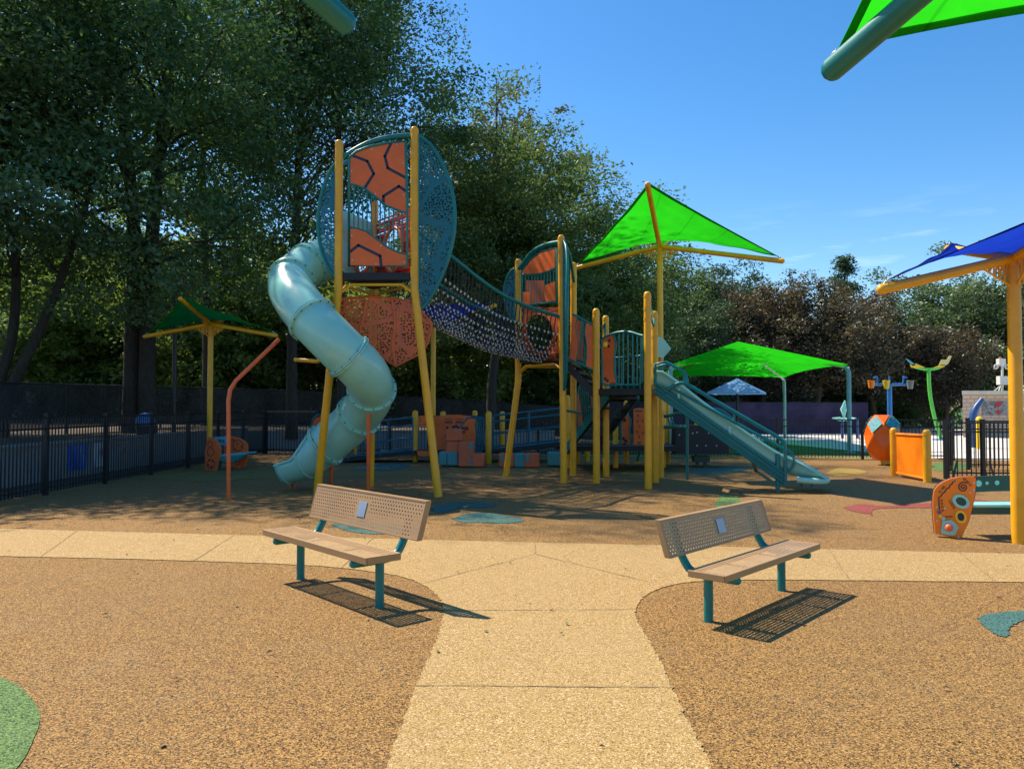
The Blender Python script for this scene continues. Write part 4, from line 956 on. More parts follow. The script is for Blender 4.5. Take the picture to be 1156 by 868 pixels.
for q in ((108, 190), (108, 215), (108, 240), (108, 285), (190, 230), (160, 280), (185, 275), (210, 280), (230, 230)): p = PL(*z8([q])[0], A, B) - n0 * .004; mb.box(p, (.035, .012, .022))
absorb(mb, o, M['navy'])
panel('skirt_panel', z8([(65, 625), (250, 628), (250, 690), (80, 690)]), A, B, 'orange', parent=RP)
A, B = (-3, 22.6), (0, 22.6)
o = panel('play_panel', z8([(240, 180), (340, 168), (470, 152), (600, 150), (760, 168), (790, 185), (800, 640), (240, 640)]), A, B, 'orange', parent=RP)
mb = MB()
for x in range(435, 520, 14): mb.box(PL(*z8([(x, 213)])[0], A, B) - n0 * .004, (.022, .012, .02)); mb.box(PL(*z8([(x + 4, 250)])[0], A, B) - n0 * .004, (.024, .012, .05))
for x in range(575, 680, 15): mb.box(PL(*z8([(x, 212)])[0], A, B) - n0 * .004, (.022, .012, .02)); mb.box(PL(*z8([(x + 2, 250)])[0], A, B) - n0 * .004, (.024, .012, .045))
for q in ((460, 320), (545, 310), (578, 300), (605, 320), (450, 440)): mb.ball(PL(*z8([q])[0], A, B) - n0 * .01, .04, 8, ry=.015)
absorb(mb, o, M['navy'])
A, B = (-3, 21.7), (0, 21.7)
fr = MB(); fr.tube(poly(z8([(655, 460), (628, 325), (720, 195), (850, 190), (935, 195), (940, 280), (930, 600), (910, 635), (830, 638)]), A, B), .03, 8)
for x in (865, 890, 912): fr.tube(poly(z8([(x, 200), (x - 4, 420), (x, 630)]), A, B), .02, 8)
fr.tube(poly(z8([(850, 195), (832, 290), (848, 420), (832, 640)]), A, B), .03, 8, k=3); o = fr.build('shaped_guard', M['rail_blue'], RP)
gs8 = panel('guard_sheet', z8([(660, 450), (637, 325), (725, 205), (845, 202), (828, 290), (844, 420), (825, 640), (700, 640)]), A, B, 'orange', parent=o, off=-.01)
mb = MB()
for q, r_ in (((712, 330), .05), ((665, 325), .025), ((680, 375), .02)): p = PL(*z8([q])[0], A, B) - n0 * .02; mb.ring(p, n0, r_, .012, 20, 6); mb.ball(p, r_ * .5, 8, ry=.01)
absorb(mb, gs8, M['navy'])
mb = MB(); c = P(361, 482, 22.6); mb.ring(c, (.7, 1, 0), .36, .03, 32, 8); mb.tube([V((c.x, c.y, 0)), c - V((0, 0, .33))], .04, 8); o = mb.build('spinner_frame', M['teal'], RP)
mb = MB(); q = V((.7, 1, 0)).normalized(); mb.tube([c - q * .02, c + q * .02], .3, 28); mb.build('spinner_disc', M['orange'], o)

# ------------------------------------------------------------------ climbing blocks
def block(mb, x0, x1, y0, y1, Y, depth, mat=0, taper=0.0, wedge=None):
    pts = [(x0 + taper, y0), (x1 - taper, y0), (x1 + taper, y1), (x0 - taper, y1)]
    fr_q = [P(x, y, Y) for x, y in pts]; bk = [p + V((.02, depth, 0)) for p in fr_q]
    mb.add(fr_q + bk, [(0, 1, 2, 3), (7, 6, 5, 4), (0, 4, 5, 1), (1, 5, 6, 2), (2, 6, 7, 3), (3, 7, 4, 0)], mat)
def clump(label, loc, specs, group=None):
    root = thing('climbing_blocks', label, 'climbing blocks', loc, group)
    for s in specs:
        m, x0, x1, y0, y1, Y, dep, tp = s; mb = MB(); block(mb, x0, x1, y0, y1, Y, dep, 0, tp); mb.build('block', M[m], root, bevel=.035)
    return root
zb = lambda a: (465 + a[0] / 11.577, 465 + a[1] / 11.577, 455 + a[2] / 11.577, 455 + a[3] / 11.577)
YB = 20.35
r_ = clump('tall stepped stack of coral and teal climbing blocks in front of the ramp', G(519, 527), [
    ('block_teal', *zb((350, 460, 640, 815)), YB + .05, .55, -.3), ('block_teal', *zb((458, 602, 640, 820)), YB + .02, .5, .2),
    ('block_orange', *zb((448, 625, 505, 662)), YB + .1, .5, .8), ('block_orange', *zb((445, 640, 338, 500)), YB + .15, .5, 1.0),
    ('block_orange', *zb((605, 800, 505, 832)), YB - .05, .6, .2), ('block_orange', *zb((780, 950, 660, 835)), YB - .1, .5, -.6)])
def wedge(root, pts, Y): MB().prism([P(x, y, Y) for x, y in pts], (0, .01, 0)).build('block_inset', M['block_teal'], root)
wedge(r_, z8([(742, 522), (806, 520), (772, 640)]), YB - .065); wedge(r_, z8([(770, 690), (800, 820), (752, 825)]), YB - .07)
r_ = clump('low row of three climbing blocks, coral, teal and coral', G(587, 527.5), [('block_orange', 563, 580.5, 512, 527.5, 20.25, .55, -.4), ('block_teal', 580.5, 593, 512, 527.5, 20.25, .55, .4), ('block_orange', 592, 609, 512, 527.5, 20.22, .55, .2)])
wedge(r_, [(564.5, 514), (569, 514), (568, 524)], 20.2); wedge(r_, [(592, 514), (598, 514), (596, 524)], 20.17)
clump('single low teal climbing block between the yellow posts', G(626, 526), [('block_teal', 618, 634, 511, 526, 20.4, .6, .3)])

# black board on a pedestal
bb = thing('play_table', 'black box-like play table on a short pedestal behind the open slide', 'play table', (4.9, 20.6, 0))
mb = MB(); tbx = mb.prism([P(x, y, 20.2) for x, y in ((763, 480), (824, 481), (823, 513), (762, 512.5))], (.1, 1.0, 0)); tbx = mb.build('table_box', M['deck'], bb, bevel=.02)
mb = MB(); q0 = P(823, 498, 20.2); mb.box(q0 + V((.06, .5, 0)), (.03, .9, .55), -.1); mb.build('end_panel', M['orange'], bb)
mb = MB(); mb.box((P(792, 518, 20.6).x, 20.7, .2), (.42, .3, .16)); mb.box((P(788, 518, 20.6).x, 20.7, .06), (.08, .08, .14)); mb.box((P(797, 518, 20.6).x, 20.7, .06), (.08, .08, .14)); mb.build('pedestal', M['dkgreen'], bb)
mb = MB()
for q in ((767, 491), (782, 489), (787, 488), (800, 489), (811, 490), (775, 502), (787, 503), (797, 503), (809, 503)): p = P(q[0], q[1], 20.19); mb.tube([p, p + V((0, .012, 0))], .018, 8)
absorb(mb, tbx, M['white'])
mb = MB(); p = P(787, 479, 20.5); mb.ball(p, .09, 10, rz=.04); mb.build('yellow_toy', M['sunyellow'], bb)

# ------------------------------------------------------------------ right side toys
gp = thing('ball_panel', 'square bright orange panel between two short yellow posts near the gate', 'play panel', (8.84, 17, 0))
pa_, pb_ = G(1009.5, 537), G(1047, 544.3)
for p, y in ((pa_, 482.5), (pb_, 484.5)): MB().post(p, topat(p, y), .082).build('post', M['yellow'], gp)
A, B = (pa_.x, pa_.y), (pb_.x, pb_.y); pq = [(1012, 490), (1043, 491.5), (1043.5, 540), (1012.5, 534)]
panel('panel_sheet', pq, A, B, 'orange_sunlit', .04, parent=gp, bevel=.008)
mb = MB()
for i, j in ((0, 1), (3, 2)): mb.tube(poly([pq[i], pq[j]], A, B), .03, 8)
mb.build('panel_rail', M['orange_sunlit'], gp)
def pod():
    root = thing('climbing_pod', 'faceted bright orange climbing pod with teal dotted faces on a short stem', 'climbing pod', G(1001, 525))
    c = P(1000.5, 497, 21); c.y = 21.2
    ns_ = 5; rows = [(.14, .27, 0), (.42, .45, .5), (.82, .49, .0), (1.12, .42, .5), (1.37, .22, 0)]
    vs = [V((c.x + r1 * math.cos(2 * PI * (k + o1) / ns_ - 2.55), c.y + r1 * math.sin(2 * PI * (k + o1) / ns_ - 2.55), z1_)) for z1_, r1, o1 in rows for k in range(ns_)]
    fs = [tuple(range(ns_))[::-1], tuple(range(4 * ns_, 5 * ns_))]; ins = []
    for k in range(ns_):
        k1, km = (k + 1) % ns_, (k - 1) % ns_; R_ = lambda r_, q: r_ * ns_ + q % ns_
        fs += [(R_(0, k), R_(0, k1), R_(1, k)), (R_(1, k), R_(1, km), R_(0, k)), (R_(2, k), R_(1, km), R_(1, k)), (R_(2, k), R_(1, k), R_(2, k1))]
        kite = (R_(2, k), R_(3, k), R_(4, k), R_(3, km)); tri = (R_(2, k), R_(2, k1), R_(3, k)); tt = (R_(3, k), R_(4, k1), R_(4, k)); fs += [kite, tri, tt]; ins += [kite]
    MB().add(vs, fs).build('pod_body', M['pod_orange'], root, bevel=.03)
    for f in ins:
        q = [vs[i] for i in f]; cc = sum(q, V((0, 0, 0))) / len(q); n = (q[2] - q[0]).cross(q[3] - q[1]).normalized(); n = n if n.dot(cc - c) > 0 else -n
        h1 = n * .0
        pts = []
        for p in q: e = cc + (p - cc) * .84; pts.append(e + n * (.012 - (e - cc).dot(n)))
        off_ = max((p - cc).dot(n) for p in q); MB().prism([p + n * 0.02 for p in pts], n * .014).build('dotted_face', M['pod_teal'], root)
    MB().tube([G(1001, 525), V((c.x, c.y, .3))], .13, 14).build('stem', M['yellow'], root)
M['pod_teal'] = paint('turquoise_dotted_plastic', (.03, .30, .36), .45, hole=None)
def dots():
    m, nt = new_mat('dotted_turquoise'); b = N(nt, 'ShaderNodeBsdfPrincipled'); b.inputs['Roughness'].default_value = .45
    v = tex_vor(nt, coords(nt), 16, rnd=.5).outputs['Distance']; L(nt, mixc(nt, math_n(nt, 'LESS_THAN', v, .3), (.03, .33, .38), (.005, .05, .07)), b.inputs['Base Color']); return finish(m, nt, b.outputs[0])
M['pod_teal'] = dots(); M['pod_orange'] = paint('red_orange_plastic', (1.0, .15, .008), .4, dirt=.05)
pod()
# activity bench with the orange dial panel
ab = thing('activity_bench', 'turquoise bench whose bright orange end panel has dials, a spiral and lettering', 'activity bench', (5.6, 9.4, 0))
A, B = (5.13, 9.52), (5.66, 9.34); zp = lambda p: zm(p, 1050, 530, 10.85); n0 = nrm(A, B)
outline = zp([(62, 790), (45, 600), (35, 440), (38, 330), (50, 255), (85, 205), (150, 155), (240, 115), (350, 90), (450, 82), (545, 86), (562, 110), (560, 200), (545, 330), (505, 520), (460, 660), (375, 848)])
o = panel('dial_panel', outline, A, B, 'orange_sunlit', .03, parent=ab, bevel=.004)
MB().prism([p + n0 * .032 for p in poly([(x + (1.4 if x > 1080 else -.3), y - .2) for x, y in outline], A, B)], n0 * .05).build('panel_edge', M['navy'], o)
def ln(mb, pts, r=.0055, k=0): mb.tube([p - n0 * .004 for p in poly(zp(pts), A, B)], r, 6, k=k)
mk = MB()
ln(mk, [(310, 135), (285, 145), (268, 175), (240, 192), (235, 220), (198, 235), (182, 272), (150, 293), (135, 325), (105, 340), (108, 420), (115, 490)], .0065)
ln(mk, [(405 + (5 + 60 * t) * math.cos(9.5 * t * 1.35 - 1), 215 + (5 + 60 * t) * math.sin(9.5 * t * 1.35 - 1)) for t in [i / 50 for i in range(51)]], .006)
mk.build('engraved_line', M['maroon'] if 'maroon' in M else M['navy'], o)
tx = MB(); rgt = V((B[0] - A[0], B[1] - A[1], 0)).normalized(); upv = V((0, 0, 1))
def word(t, pts, size, ang):
    for ch, q, a in zip(t, pts, ang): rr = rgt * math.cos(a) + upv * math.sin(a); uu = upv * math.cos(a) - rgt * math.sin(a); put_text(tx, ch, size, PL(*zp([q])[0], A, B) - n0 * .004, rr, uu)
word('SLIDE', [(112, 275), (128, 260), (143, 240), (158, 226), (173, 210)], .034, [.85] * 5)
word('TRACE', [(408, 117), (430, 124), (455, 142), (475, 165), (494, 192)], .036, [-.2, -.4, -.65, -.85, -1.05])
word('LOOK', [(240, 388), (257, 415), (275, 443), (294, 472)], .038, [-1.0] * 4)
word('SPIN', [(195, 580), (215, 580), (238, 579), (258, 575)], .034, [.1] * 4)
word('DOOR', [(138, 375), (142, 415), (146, 455), (152, 500)], .036, [-1.4] * 4)
tx.build('lettering', M['navy'], o)
def oval(cx, cy, rx, ry, rot, m, hole_m):
    c = PL(*zp([(cx, cy)])[0], A, B) - n0 * .012; vs = []; s_ = 9.34 / F / 10.85; Nn = 32; base = []
    ee = lambda k, a: c + rgt * (k * s_ * (rx * math.cos(a) * math.cos(rot) - ry * math.sin(a) * math.sin(rot))) - upv * (k * s_ * (rx * math.cos(a) * math.sin(rot) + ry * math.sin(a) * math.cos(rot)))
    an = [2 * PI * i / Nn for i in range(Nn)]
    q = MB(); q.add([ee(1, a) + n0 * .01 for a in an] + [ee(.97, a) - n0 * .014 for a in an] + [ee(.62, a) - n0 * .014 for a in an] + [ee(.6, a) + n0 * .01 for a in an], [(k * Nn + i, k * Nn + (i + 1) % Nn, (k + 1) * Nn + (i + 1) % Nn, (k + 1) * Nn + i) for k in range(3) for i in range(Nn)], 0)
    h = q.build('dial_ring', M[m], ab); MB().add([ee(.62, a) + n0 * .004 for a in an], [tuple(range(Nn))]).build('dial_lens', M[hole_m], h)
oval(375, 388, 100, 78, .6, 'mint', 'lens_green' if 'lens_green' in M else 'dkgreen'); oval(372, 575, 62, 82, -.2, 'sunyellow', 'navy')
hx = zp([(150, 625), (255, 615), (300, 650), (345, 705), (300, 795), (240, 800), (130, 770)])
MB().prism([p - n0 * .02 for p in poly(hx, A, B)], n0 * .018).build('dial_plate', M['mint'], ab, bevel=.004)
MB().ball(PL(*zp([(222, 705)])[0], A, B) - n0 * .045, .047, 18, ry=.04).build('dial_knob', M['knob'], ab)
for q, m_ in (((110, 520), 'purple'), ((122, 567), 'sunyellow'), ((160, 598), 'mint')): MB().tube([PL(*zp([q])[0], A, B) - n0 * .02, PL(*zp([q])[0], A, B)], .021, 16).build('slider_bead', M[m_], ab, bevel=.004)
mb = MB(); screws(mb, zp([(78, 455), (85, 625), (180, 472), (535, 160), (535, 250), (490, 280), (98, 790), (345, 830)]), A, B, -.002); absorb(mb, o, M['bolt'])
seatL = V((5.62, 9.55, 0))
MB().box((6.45, 9.62, .385), (1.75, .36, .035)).build('seat', M['mint'], ab, bevel=.01)
mb = MB(); mb.box((6.45, 9.47, .325), (1.7, .04, .085)); mb.box((6.45, 9.78, .33), (1.7, .04, .075)); mb.box((6.45, 9.62, .33), (.1, .27, .05)); mb.build('seat_apron', M['dkgreen'], ab)
def band():
    z0, z1, N_ = .49, .69, 24; f = lambda i, z, o_: V((5.6 + 1.75 * i / N_, 9.86 + .03 * math.sin(PI * i / N_) + o_, z + .03 * math.sin(PI * i / N_)))
    vs = [f(i, z, o_) for o_ in (0, .03) for z in (z0, z1) for i in range(N_ + 1)]; n1 = N_ + 1; fs = []
    for i in range(N_): fs += [(i, i + 1, n1 + i + 1, n1 + i), (2 * n1 + i, 3 * n1 + i, 3 * n1 + i + 1, 2 * n1 + i + 1), (n1 + i, n1 + i + 1, 3 * n1 + i + 1, 3 * n1 + i), (i, 2 * n1 + i, 2 * n1 + i + 1, i + 1)]
    b = MB().add(vs, fs, 0).build('backrest', M['dkgreen'], ab)
    mb = MB()
    for i, r1 in ((2.1, .035), (3.6, .025), (5.1, .042), (6.6, .022), (8.4, .03), (14, .03), (17, .04)): p = f(i, .60, 0) - V((0, .002, 0)); mb.tube([p, p - V((0, .006, 0))], r1, 14)
    absorb(mb, b, M['mint'])
band()
for x in (7.25,): MB().box((x, 9.68, .3), (.06, .34, .6)).build('leg', M['dkgreen'], ab)
# buddy bench on the left
bd = thing('buddy_bench', 'orange and teal play bench with engraved end panels below the small green sail', 'activity bench', G(258, 530))
zq = lambda p: zm(p, 225, 485, 15.78)
A, B = (-8.1, 19.35), (-7.3, 19.1); n0 = nrm(A, B)
o = panel('end_panel', zq([(108, 715), (100, 420), (130, 190), (160, 130), (240, 145), (320, 215), (370, 320), (365, 420), (320, 610), (292, 742)]), A, B, 'orange', .05, parent=bd, bevel=.008)
mb = MB()
for cx, cy, r1 in ((195, 255, .07), (205, 395, .1), (205, 610, .115)):
    p = PL(*zq([(cx, cy)])[0], A, B) - n0 * .004; mb.ring(p, n0, r1, .008, 24, 6)
for q in ((180, 545), (240, 560), (165, 630), (222, 660)): mb.ball(PL(*zq([q])[0], A, B) - n0 * .004, .03, 8, ry=.012)
absorb(mb, o, M['navy'])
A, B = (-7.6, 20.1), (-6.6, 19.9)
o = panel('end_panel', zq([(440, 110), (560, 112), (700, 145), (800, 200), (855, 260), (858, 420), (820, 600), (790, 665), (490, 668), (440, 420)]), A, B, 'orange', .05, parent=bd, bevel=.008)
n1 = nrm(A, B); mb = MB()
for cx, cy, r1 in ((605, 185, .035), (690, 280, .14), (690, 595, .05), (600, 550, .06)): mb.ring(PL(*zq([(cx, cy)])[0], A, B) - n1 * .004, n1, r1, .008, 24, 6)
for q in ((630, 350), (680, 250), (755, 300)): mb.ball(PL(*zq([q])[0], A, B) - n1 * .004, .025, 8, ry=.012)
absorb(mb, o, M['navy'])
A, B = (-8, 19.75), (-7, 19.55); n1 = nrm(A, B)
o = panel('backrest', zq([(255, 140), (290, 125), (455, 125), (500, 285), (350, 275), (330, 200)]), A, B, 'skyteal', .04, parent=bd, bevel=.008)
mb = MB(); put_text(mb, 'Art', .13, PL(*zq([(395, 200)])[0], A, B) - n1 * .006, V((1, -.2, 0)), (0, 0, 1)); mb.build('lettering', M['navy'], o)
a = [P(*zq([(345, 440)])[0], 19.25), P(*zq([(835, 400)])[0], 19.6)]
MB().prism([a[0], a[1], a[1] + V((.1, .5, 0)), a[0] + V((.1, .5, 0))], (0, 0, -.05)).build('seat', M['skyteal'], bd, bevel=.01)
MB().prism([a[0] - V((0, 0, .05)), a[1] - V((0, 0, .05)), a[1] - V((.05, 0, .14)), (a[0] + a[1]) / 2 - V((0, 0, .24)), a[0] - V((-.05, 0, .16))], (.01, .04, 0)).build('seat_apron', M['teal'], bd)
for q in ((335, 500, 330, 720), (775, 470, 765, 660)): b_ = G(*zq([(q[2], q[3])])[0]); MB().box((b_.x, b_.y + .1, .22), (.09, .09, .44)).build('leg', M['teal'], bd)

# ------------------------------------------------------------------ splash pad features, shed, lamp, house, bin
db = thing('dump_bucket_feature', 'blue water feature with three tipping buckets on a crossbar behind the pod', 'water feature', (13.4, 28, 0))
Yd = 28.0; c = P(1004, 434, Yd)
MB().tube([(c.x, Yd, 0), c], .085, 14).build('post', M['blue_paint'], db); MB().tube([P(987, 434, Yd), P(1026, 434, Yd)], .05, 12).build('crossbar', M['blue_paint'], db)
for sx_, tx_ in ((991, -1), (1019, 1)): MB().tube([P(sx_, 434, Yd), P(sx_ - tx_ * -1, 428, Yd), P(sx_ + tx_ * 1, 425.5, Yd), P(sx_ + tx_ * 5, 426.5, Yd)], .03, 8, k=4).build('spout', M['blue_paint'], db)
for px, m_ in ((983.5, 'orange_sunlit'), (1000.5, 'sunyellow'), (1027.5, 'trunkgrey')):
    a, b = P(px, 438 + (1 if px > 990 else 0), Yd - .15), P(px, 430, Yd - .15); mb = MB(); mb.tube([a, b], [.09, .125], 14); mb.ring(b, (0, 0, 1), .125, .014, 18, 6); mb.build('bucket', M[m_], db)
MB().tube([c, c + V((0, 0, .3))], .03, 8).build('finial', M['blue_paint'], db)
bf = thing('butterfly_feature', 'green stem water feature carrying two yellow butterflies', 'water feature', G(1063, 497))
Yb = G(1063, 497).y
MB().tube([G(1063, 497), P(1056, 475, Yb), P(1051, 452, Yb), P(1049, 435, Yb), P(1048.5, 417, Yb)], .085, 12, k=5).build('stem', M['green_paint'], bf)
MB().tube([P(1033, 414.5, Yb), P(1041, 416.5, Yb), P(1049, 417, Yb), P(1057, 416, Yb), P(1066, 412.5, Yb)], .06, 10, k=4).build('branch', M['green_paint'], bf)
MB().tube([G(1063, 497), G(1063, 497) + V((0, 0, .06))], .4, 16).build('base_plate', M['blue_paint'], bf)
for q, m_ in (([(1022, 404.5), (1026, 406), (1034, 412), (1030, 413)], 'skyteal'), ([(1027, 412), (1034, 410.5), (1044, 414.5), (1036, 415.5), (1029, 415)], 'sunyellow'), ([(1060, 412), (1063, 406), (1069, 406), (1072, 401.5), (1074.5, 402), (1071, 410), (1067, 413)], 'cream_wing'), ([(1054, 415), (1062, 411.5), (1068, 412), (1064, 415)], 'sunyellow')):
    M.setdefault('cream_wing', paint('pale_yellow_plastic', (.72, .6, .25), .5))
    MB().prism([P(x, y, Yb - .1) for x, y in q], (.02, .06, 0)).build('butterfly_wing', M[m_], bf)
ff = thing('flower_feature', 'pale green flower shaped water feature beyond the fence right of the canopy post', 'water feature', G(951, 495))
Yf = G(951, 495).y; c = P(953, 473, Yf)
mb = MB()
for k in range(6): an = k * PI / 3; mb.tube([c - V((0, 0, .05)), c + V((.25 * math.cos(an), .25 * math.sin(an), .0)), c + V((.6 * math.cos(an), .6 * math.sin(an), .05))], [.04, .10, .02], 8)
mb.build('petal', M['mint'], ff)
for px in (951, 968): g_ = G(px, 495); MB().tube([g_, V((g_.x, g_.y, 1.0))], .07, 10).build('stem', M['navyblue'], ff)
mb = MB(); mb.tube([P(953, 470, Yf), P(952, 462, Yf), P(954, 452, Yf)], [.06, .15, .03], 10); mb.ball(P(953, 462, Yf), .17, 10, rz=.14); mb.build('bud', M['mint'], ff)
for px0, px1, lab in ((1098, 1109, 'curved deep blue spray arch left of the yellow mast'), (1156, 1172, 'curved deep blue spray arch right of the yellow mast')):
    ya = 30.0; o = MB().tube([(P(px0, 500, ya).x, ya, 0), P(px0, 475, ya), P(px0 + 3, 462, ya), P(px1, 450.5, ya)], [.16, .15, .13, .1], 12, k=5).build('spray_arch', M['navyblue']); tag(o, lab, 'water feature', 'spray arches')
o = MB().post(V((P(1105.5, 490, 29).x, 29, 0)), P(1105.5, 470, 29), .12).build('bollard', M['sunyellow']); tag(o, 'short yellow bollard in front of the brick shed', 'bollard')
sh = thing('brick_shed', 'small flat roofed pale brick building with a printed board, right background', 'building', (27, 40, 0))
Ys = 40.0; x0 = P(1087, 470, Ys).x; zt = P(1087, 445.5, Ys).z
MB().prism([(x0, Ys, 0), (x0 + 9, Ys, 0), (x0 + 11, Ys + 5, 0), (x0 + 3.2, Ys + 5, 0)], (0, 0, zt)).build('brick_wall', M['brick'], sh)
MB().prism([(x0 - .15, Ys - .2, zt + .002), (x0 + 9.2, Ys - .2, zt + .002), (x0 + 11.3, Ys + 5.2, zt + .002), (x0 + 3.1, Ys + 5.2, zt + .002)], (0, 0, .2)).build('roof', M['white_trim'] if 'white_trim' in M else M['siding'], sh)
o = MB().prism([P(x, y, Ys - .04) for x, y in ((1109, 453), (1137, 452.5), (1137, 468.5), (1109, 469))], (0, .03, 0)).build('printed_board', M['photo'], sh)
MB().prism([P(x, y, Ys - .055) for x, y in ((1123, 456), (1126, 453), (1129, 453.5), (1132, 455), (1130, 458), (1127, 460), (1124, 459))], (0, .008, 0)).build('red_motif', M['redleaf'], o)
MB().prism([P(x, y, Ys - .055) for x, y in ((1123, 465), (1127, 462), (1131, 465), (1127, 468))], (0, .008, 0)).build('red_motif', M['redleaf'], o)
cm = thing('camera_mast', 'white equipment mast with a box, lamps and cameras on the shed roof', 'camera mast', P(1131, 443, 41))
Yc = 41
MB().tube([P(1131.5, 443, Yc), P(1131.5, 408, Yc)], .06, 8).build('pole', M['white'], cm)
mb = MB(); mb.box(P(1132, 429.5, Yc), (.5, .35, .46)); mb.build('equipment_box', M['white'], cm, bevel=.02)
MB().box(P(1130, 408.5, Yc), (.36, .3, .33)).build('camera_box', M['white'], cm, bevel=.02)
MB().tube([P(1129, 405, Yc), P(1129, 403, Yc)], .06, 10).build('beacon', M['knob'], cm)
for px in (1124.5, 1136.5): mb = MB(); q = P(px, 414, Yc); mb.ring(q, (0, 1, 0), .1, .035, 16, 6); mb.tube([q, P(1131, 412, Yc)], .025, 6); mb.build('camera_dome', M['white'], cm)
MB().tube([P(1121, 442.5, Yc), P(1130, 435, Yc)], .03, 6).build('strut', M['white'], cm); MB().tube([P(1127, 442.5, Yc - .5), P(1130, 435, Yc)], .03, 6).build('strut', M['white'], cm)
lp = thing('lamp_post', 'tall thin black pole with a white camera box behind the small green sail', 'lamp post', (-11.1, 25.5, .7))
Yl = 25.5; b = P(196.5, 465, Yl); MB().tube([V((b.x, Yl, .6)), P(198.3, 318, Yl)], .075, 12).build('pole', M['black'], lp)
mb = MB(); q = P(202, 321.5, Yl); mb.box(q, (.22, .18, .16)); mb.box(q + V((.16, -.05, -.03)), (.2, .1, .1)); mb.build('camera_box', M['white'], lp, bevel=.015)
MB().tube([P(198, 322, Yl), q], .03, 6).build('bracket', M['black'], lp)
hs = thing('house', 'pale sided house seen in slivers behind the far left trees', 'house', (-34, 55, 1))
MB().box((-32, 55, 2.2), (16, 8, 3.4)).build('wall', M['siding'], hs)
mb = MB(); mb.prism([(-40.5, 50.4, 3.9), (-40.5, 59.6, 3.9), (-40.5, 55, 5.6)], (17, 0, 0)); mb.build('roof', M['roof'], hs)
for x in (-37, -33, -29): MB().box((x, 50.98, 2.5), (1.1, .06, 1.3)).build('window', M['navy'], hs)
bn = thing('litter_bin', 'bright blue domed bin behind the painted wall', 'bin', (-11.4, 23.5, .72))
Yn = 23.5; q = P(164, 481, Yn); mb = MB(); mb.ball(V((q.x, Yn, 1.12)), .29, 18, rz=.3); mb.build('lid', M['blue_paint'], bn); MB().tube([(q.x, Yn, .72), (q.x, Yn, 1.12)], [.24, .28], 16).build('bin_body', M['black'], bn)
# ------------------------------------------------------------------ trees
def crown_mesh(name, seed, C, Rr, nclump, per, cr, lf, mat, flat=.5, lobes=.3, bottom=-.75, shell=.45, aspect=.48, cone=False, skirt=None):
    rs = np.random.RandomState(seed); cs = []; k = 0
    while len(cs) < nclump and k < nclump * 20:
        k += 1; d = rs.normal(size=3); d /= np.linalg.norm(d)
        if d[2] < bottom: continue
        rr = rs.rand() ** shell * (1 + lobes * noise.noise(V(d) * 1.9 + V((seed * 3.1, 0, 0))) * 1.6)
        p = d * rr
        if cone: h_ = rs.rand(); a = rs.rand() * 2 * PI; q = (1 - h_) ** .8 * (.45 + .55 * rs.rand()) * (1 + .35 * math.sin(h_ * 40)); p = np.array([q * math.cos(a), q * math.sin(a), h_ * 2 - 1])
        cs.append(p * np.array(Rr) + np.array(C))
    if skirt:
        m_, za, zb_, ra_, rb_ = skirt
        for _ in range(m_): a = rs.rand() * 2 * PI; q = rs.uniform(ra_, rb_); cs.append(np.array([C[0] + q * math.cos(a), C[1] + q * math.sin(a), za + (zb_ - za) * rs.rand() ** .8]))
    cs = np.array(cs); n = len(cs) * per
    idx = np.repeat(np.arange(len(cs)), per); sz = cr * (.65 + .7 * rs.rand(len(cs)))[idx][:, None]
    g = np.clip(rs.normal(size=(n, 3)), -1.8, 1.8) * np.array([.46, .46, .46 * flat]) * sz
    outw = cs[idx] - np.array(C); outw /= (np.linalg.norm(outw, axis=1)[:, None] + 1e-6)
    g[:, 2] -= .18 * np.linalg.norm(g[:, :2], axis=1)            # sprays droop at their ends
    pos = cs[idx] + g
    d = rs.normal(size=(n, 3)); d[:, 2] = d[:, 2] * .5 - .35; d += outw * .5; d /= np.linalg.norm(d, axis=1)[:, None]
    u = rs.normal(size=(n, 3)); s = np.cross(d, u); s /= np.linalg.norm(s, axis=1)[:, None]
    l = (lf * (.6 + .8 * rs.rand(n)))[:, None]; w = l * aspect
    v = np.empty((n, 4, 3)); v[:, 0] = pos - d * l * .5; v[:, 1] = pos + s * w * .5; v[:, 2] = pos + d * l * .5; v[:, 3] = pos - s * w * .5
    me = bpy.data.meshes.new(name); me.vertices.add(n * 4); me.vertices.foreach_set('co', v.reshape(-1))
    me.loops.add(n * 4); me.loops.foreach_set('vertex_index', np.arange(n * 4, dtype=np.int32))
    me.polygons.add(n); me.polygons.foreach_set('loop_start', np.arange(0, n * 4, 4, dtype=np.int32)); me.polygons.foreach_set('loop_total', np.full(n, 4, dtype=np.int32))
    me.materials.append(mat); me.update(calc_edges=True); me.validate()
    return me, cs
def trunk_mb(seed, stems, cs, C, nl, tr, htop):
    """stems: list of polylines from the ground; limbs reach out to some of the leaf clumps"""
    r = random.Random(seed); mb = MB()
    for st_ in stems: mb.tube(st_, [tr * 1.25, tr, tr * .9, tr * .75, tr * .55, tr * .3, tr * .12], 12, k=5)
    order = list(range(len(cs))); r.shuffle(order)
    for i in order[:nl]:
        e = V(cs[i]); st_ = catmull(r.choice(stems), 6); zc = [p for p in st_ if p.z < e.z + .3 and p.z > htop * .22] or [st_[len(st_) // 3]]
        a = zc[max(0, int(len(zc) * r.uniform(.55, 1.0)) - 1)]
        m1 = a.lerp(e, .4) + V((r.uniform(-.3, .3), r.uniform(-.3, .3), r.uniform(0, .5))); m2 = a.lerp(e, .75) + V((r.uniform(-.3, .3), r.uniform(-.3, .3), r.uniform(-.1, .4)))
        q = tr * r.uniform(.18, .34); mb.tube([a, m1, m2, e], [q, q * .65, q * .4, q * .15], 6, k=3, caps=False)
    return mb
KIND = {}
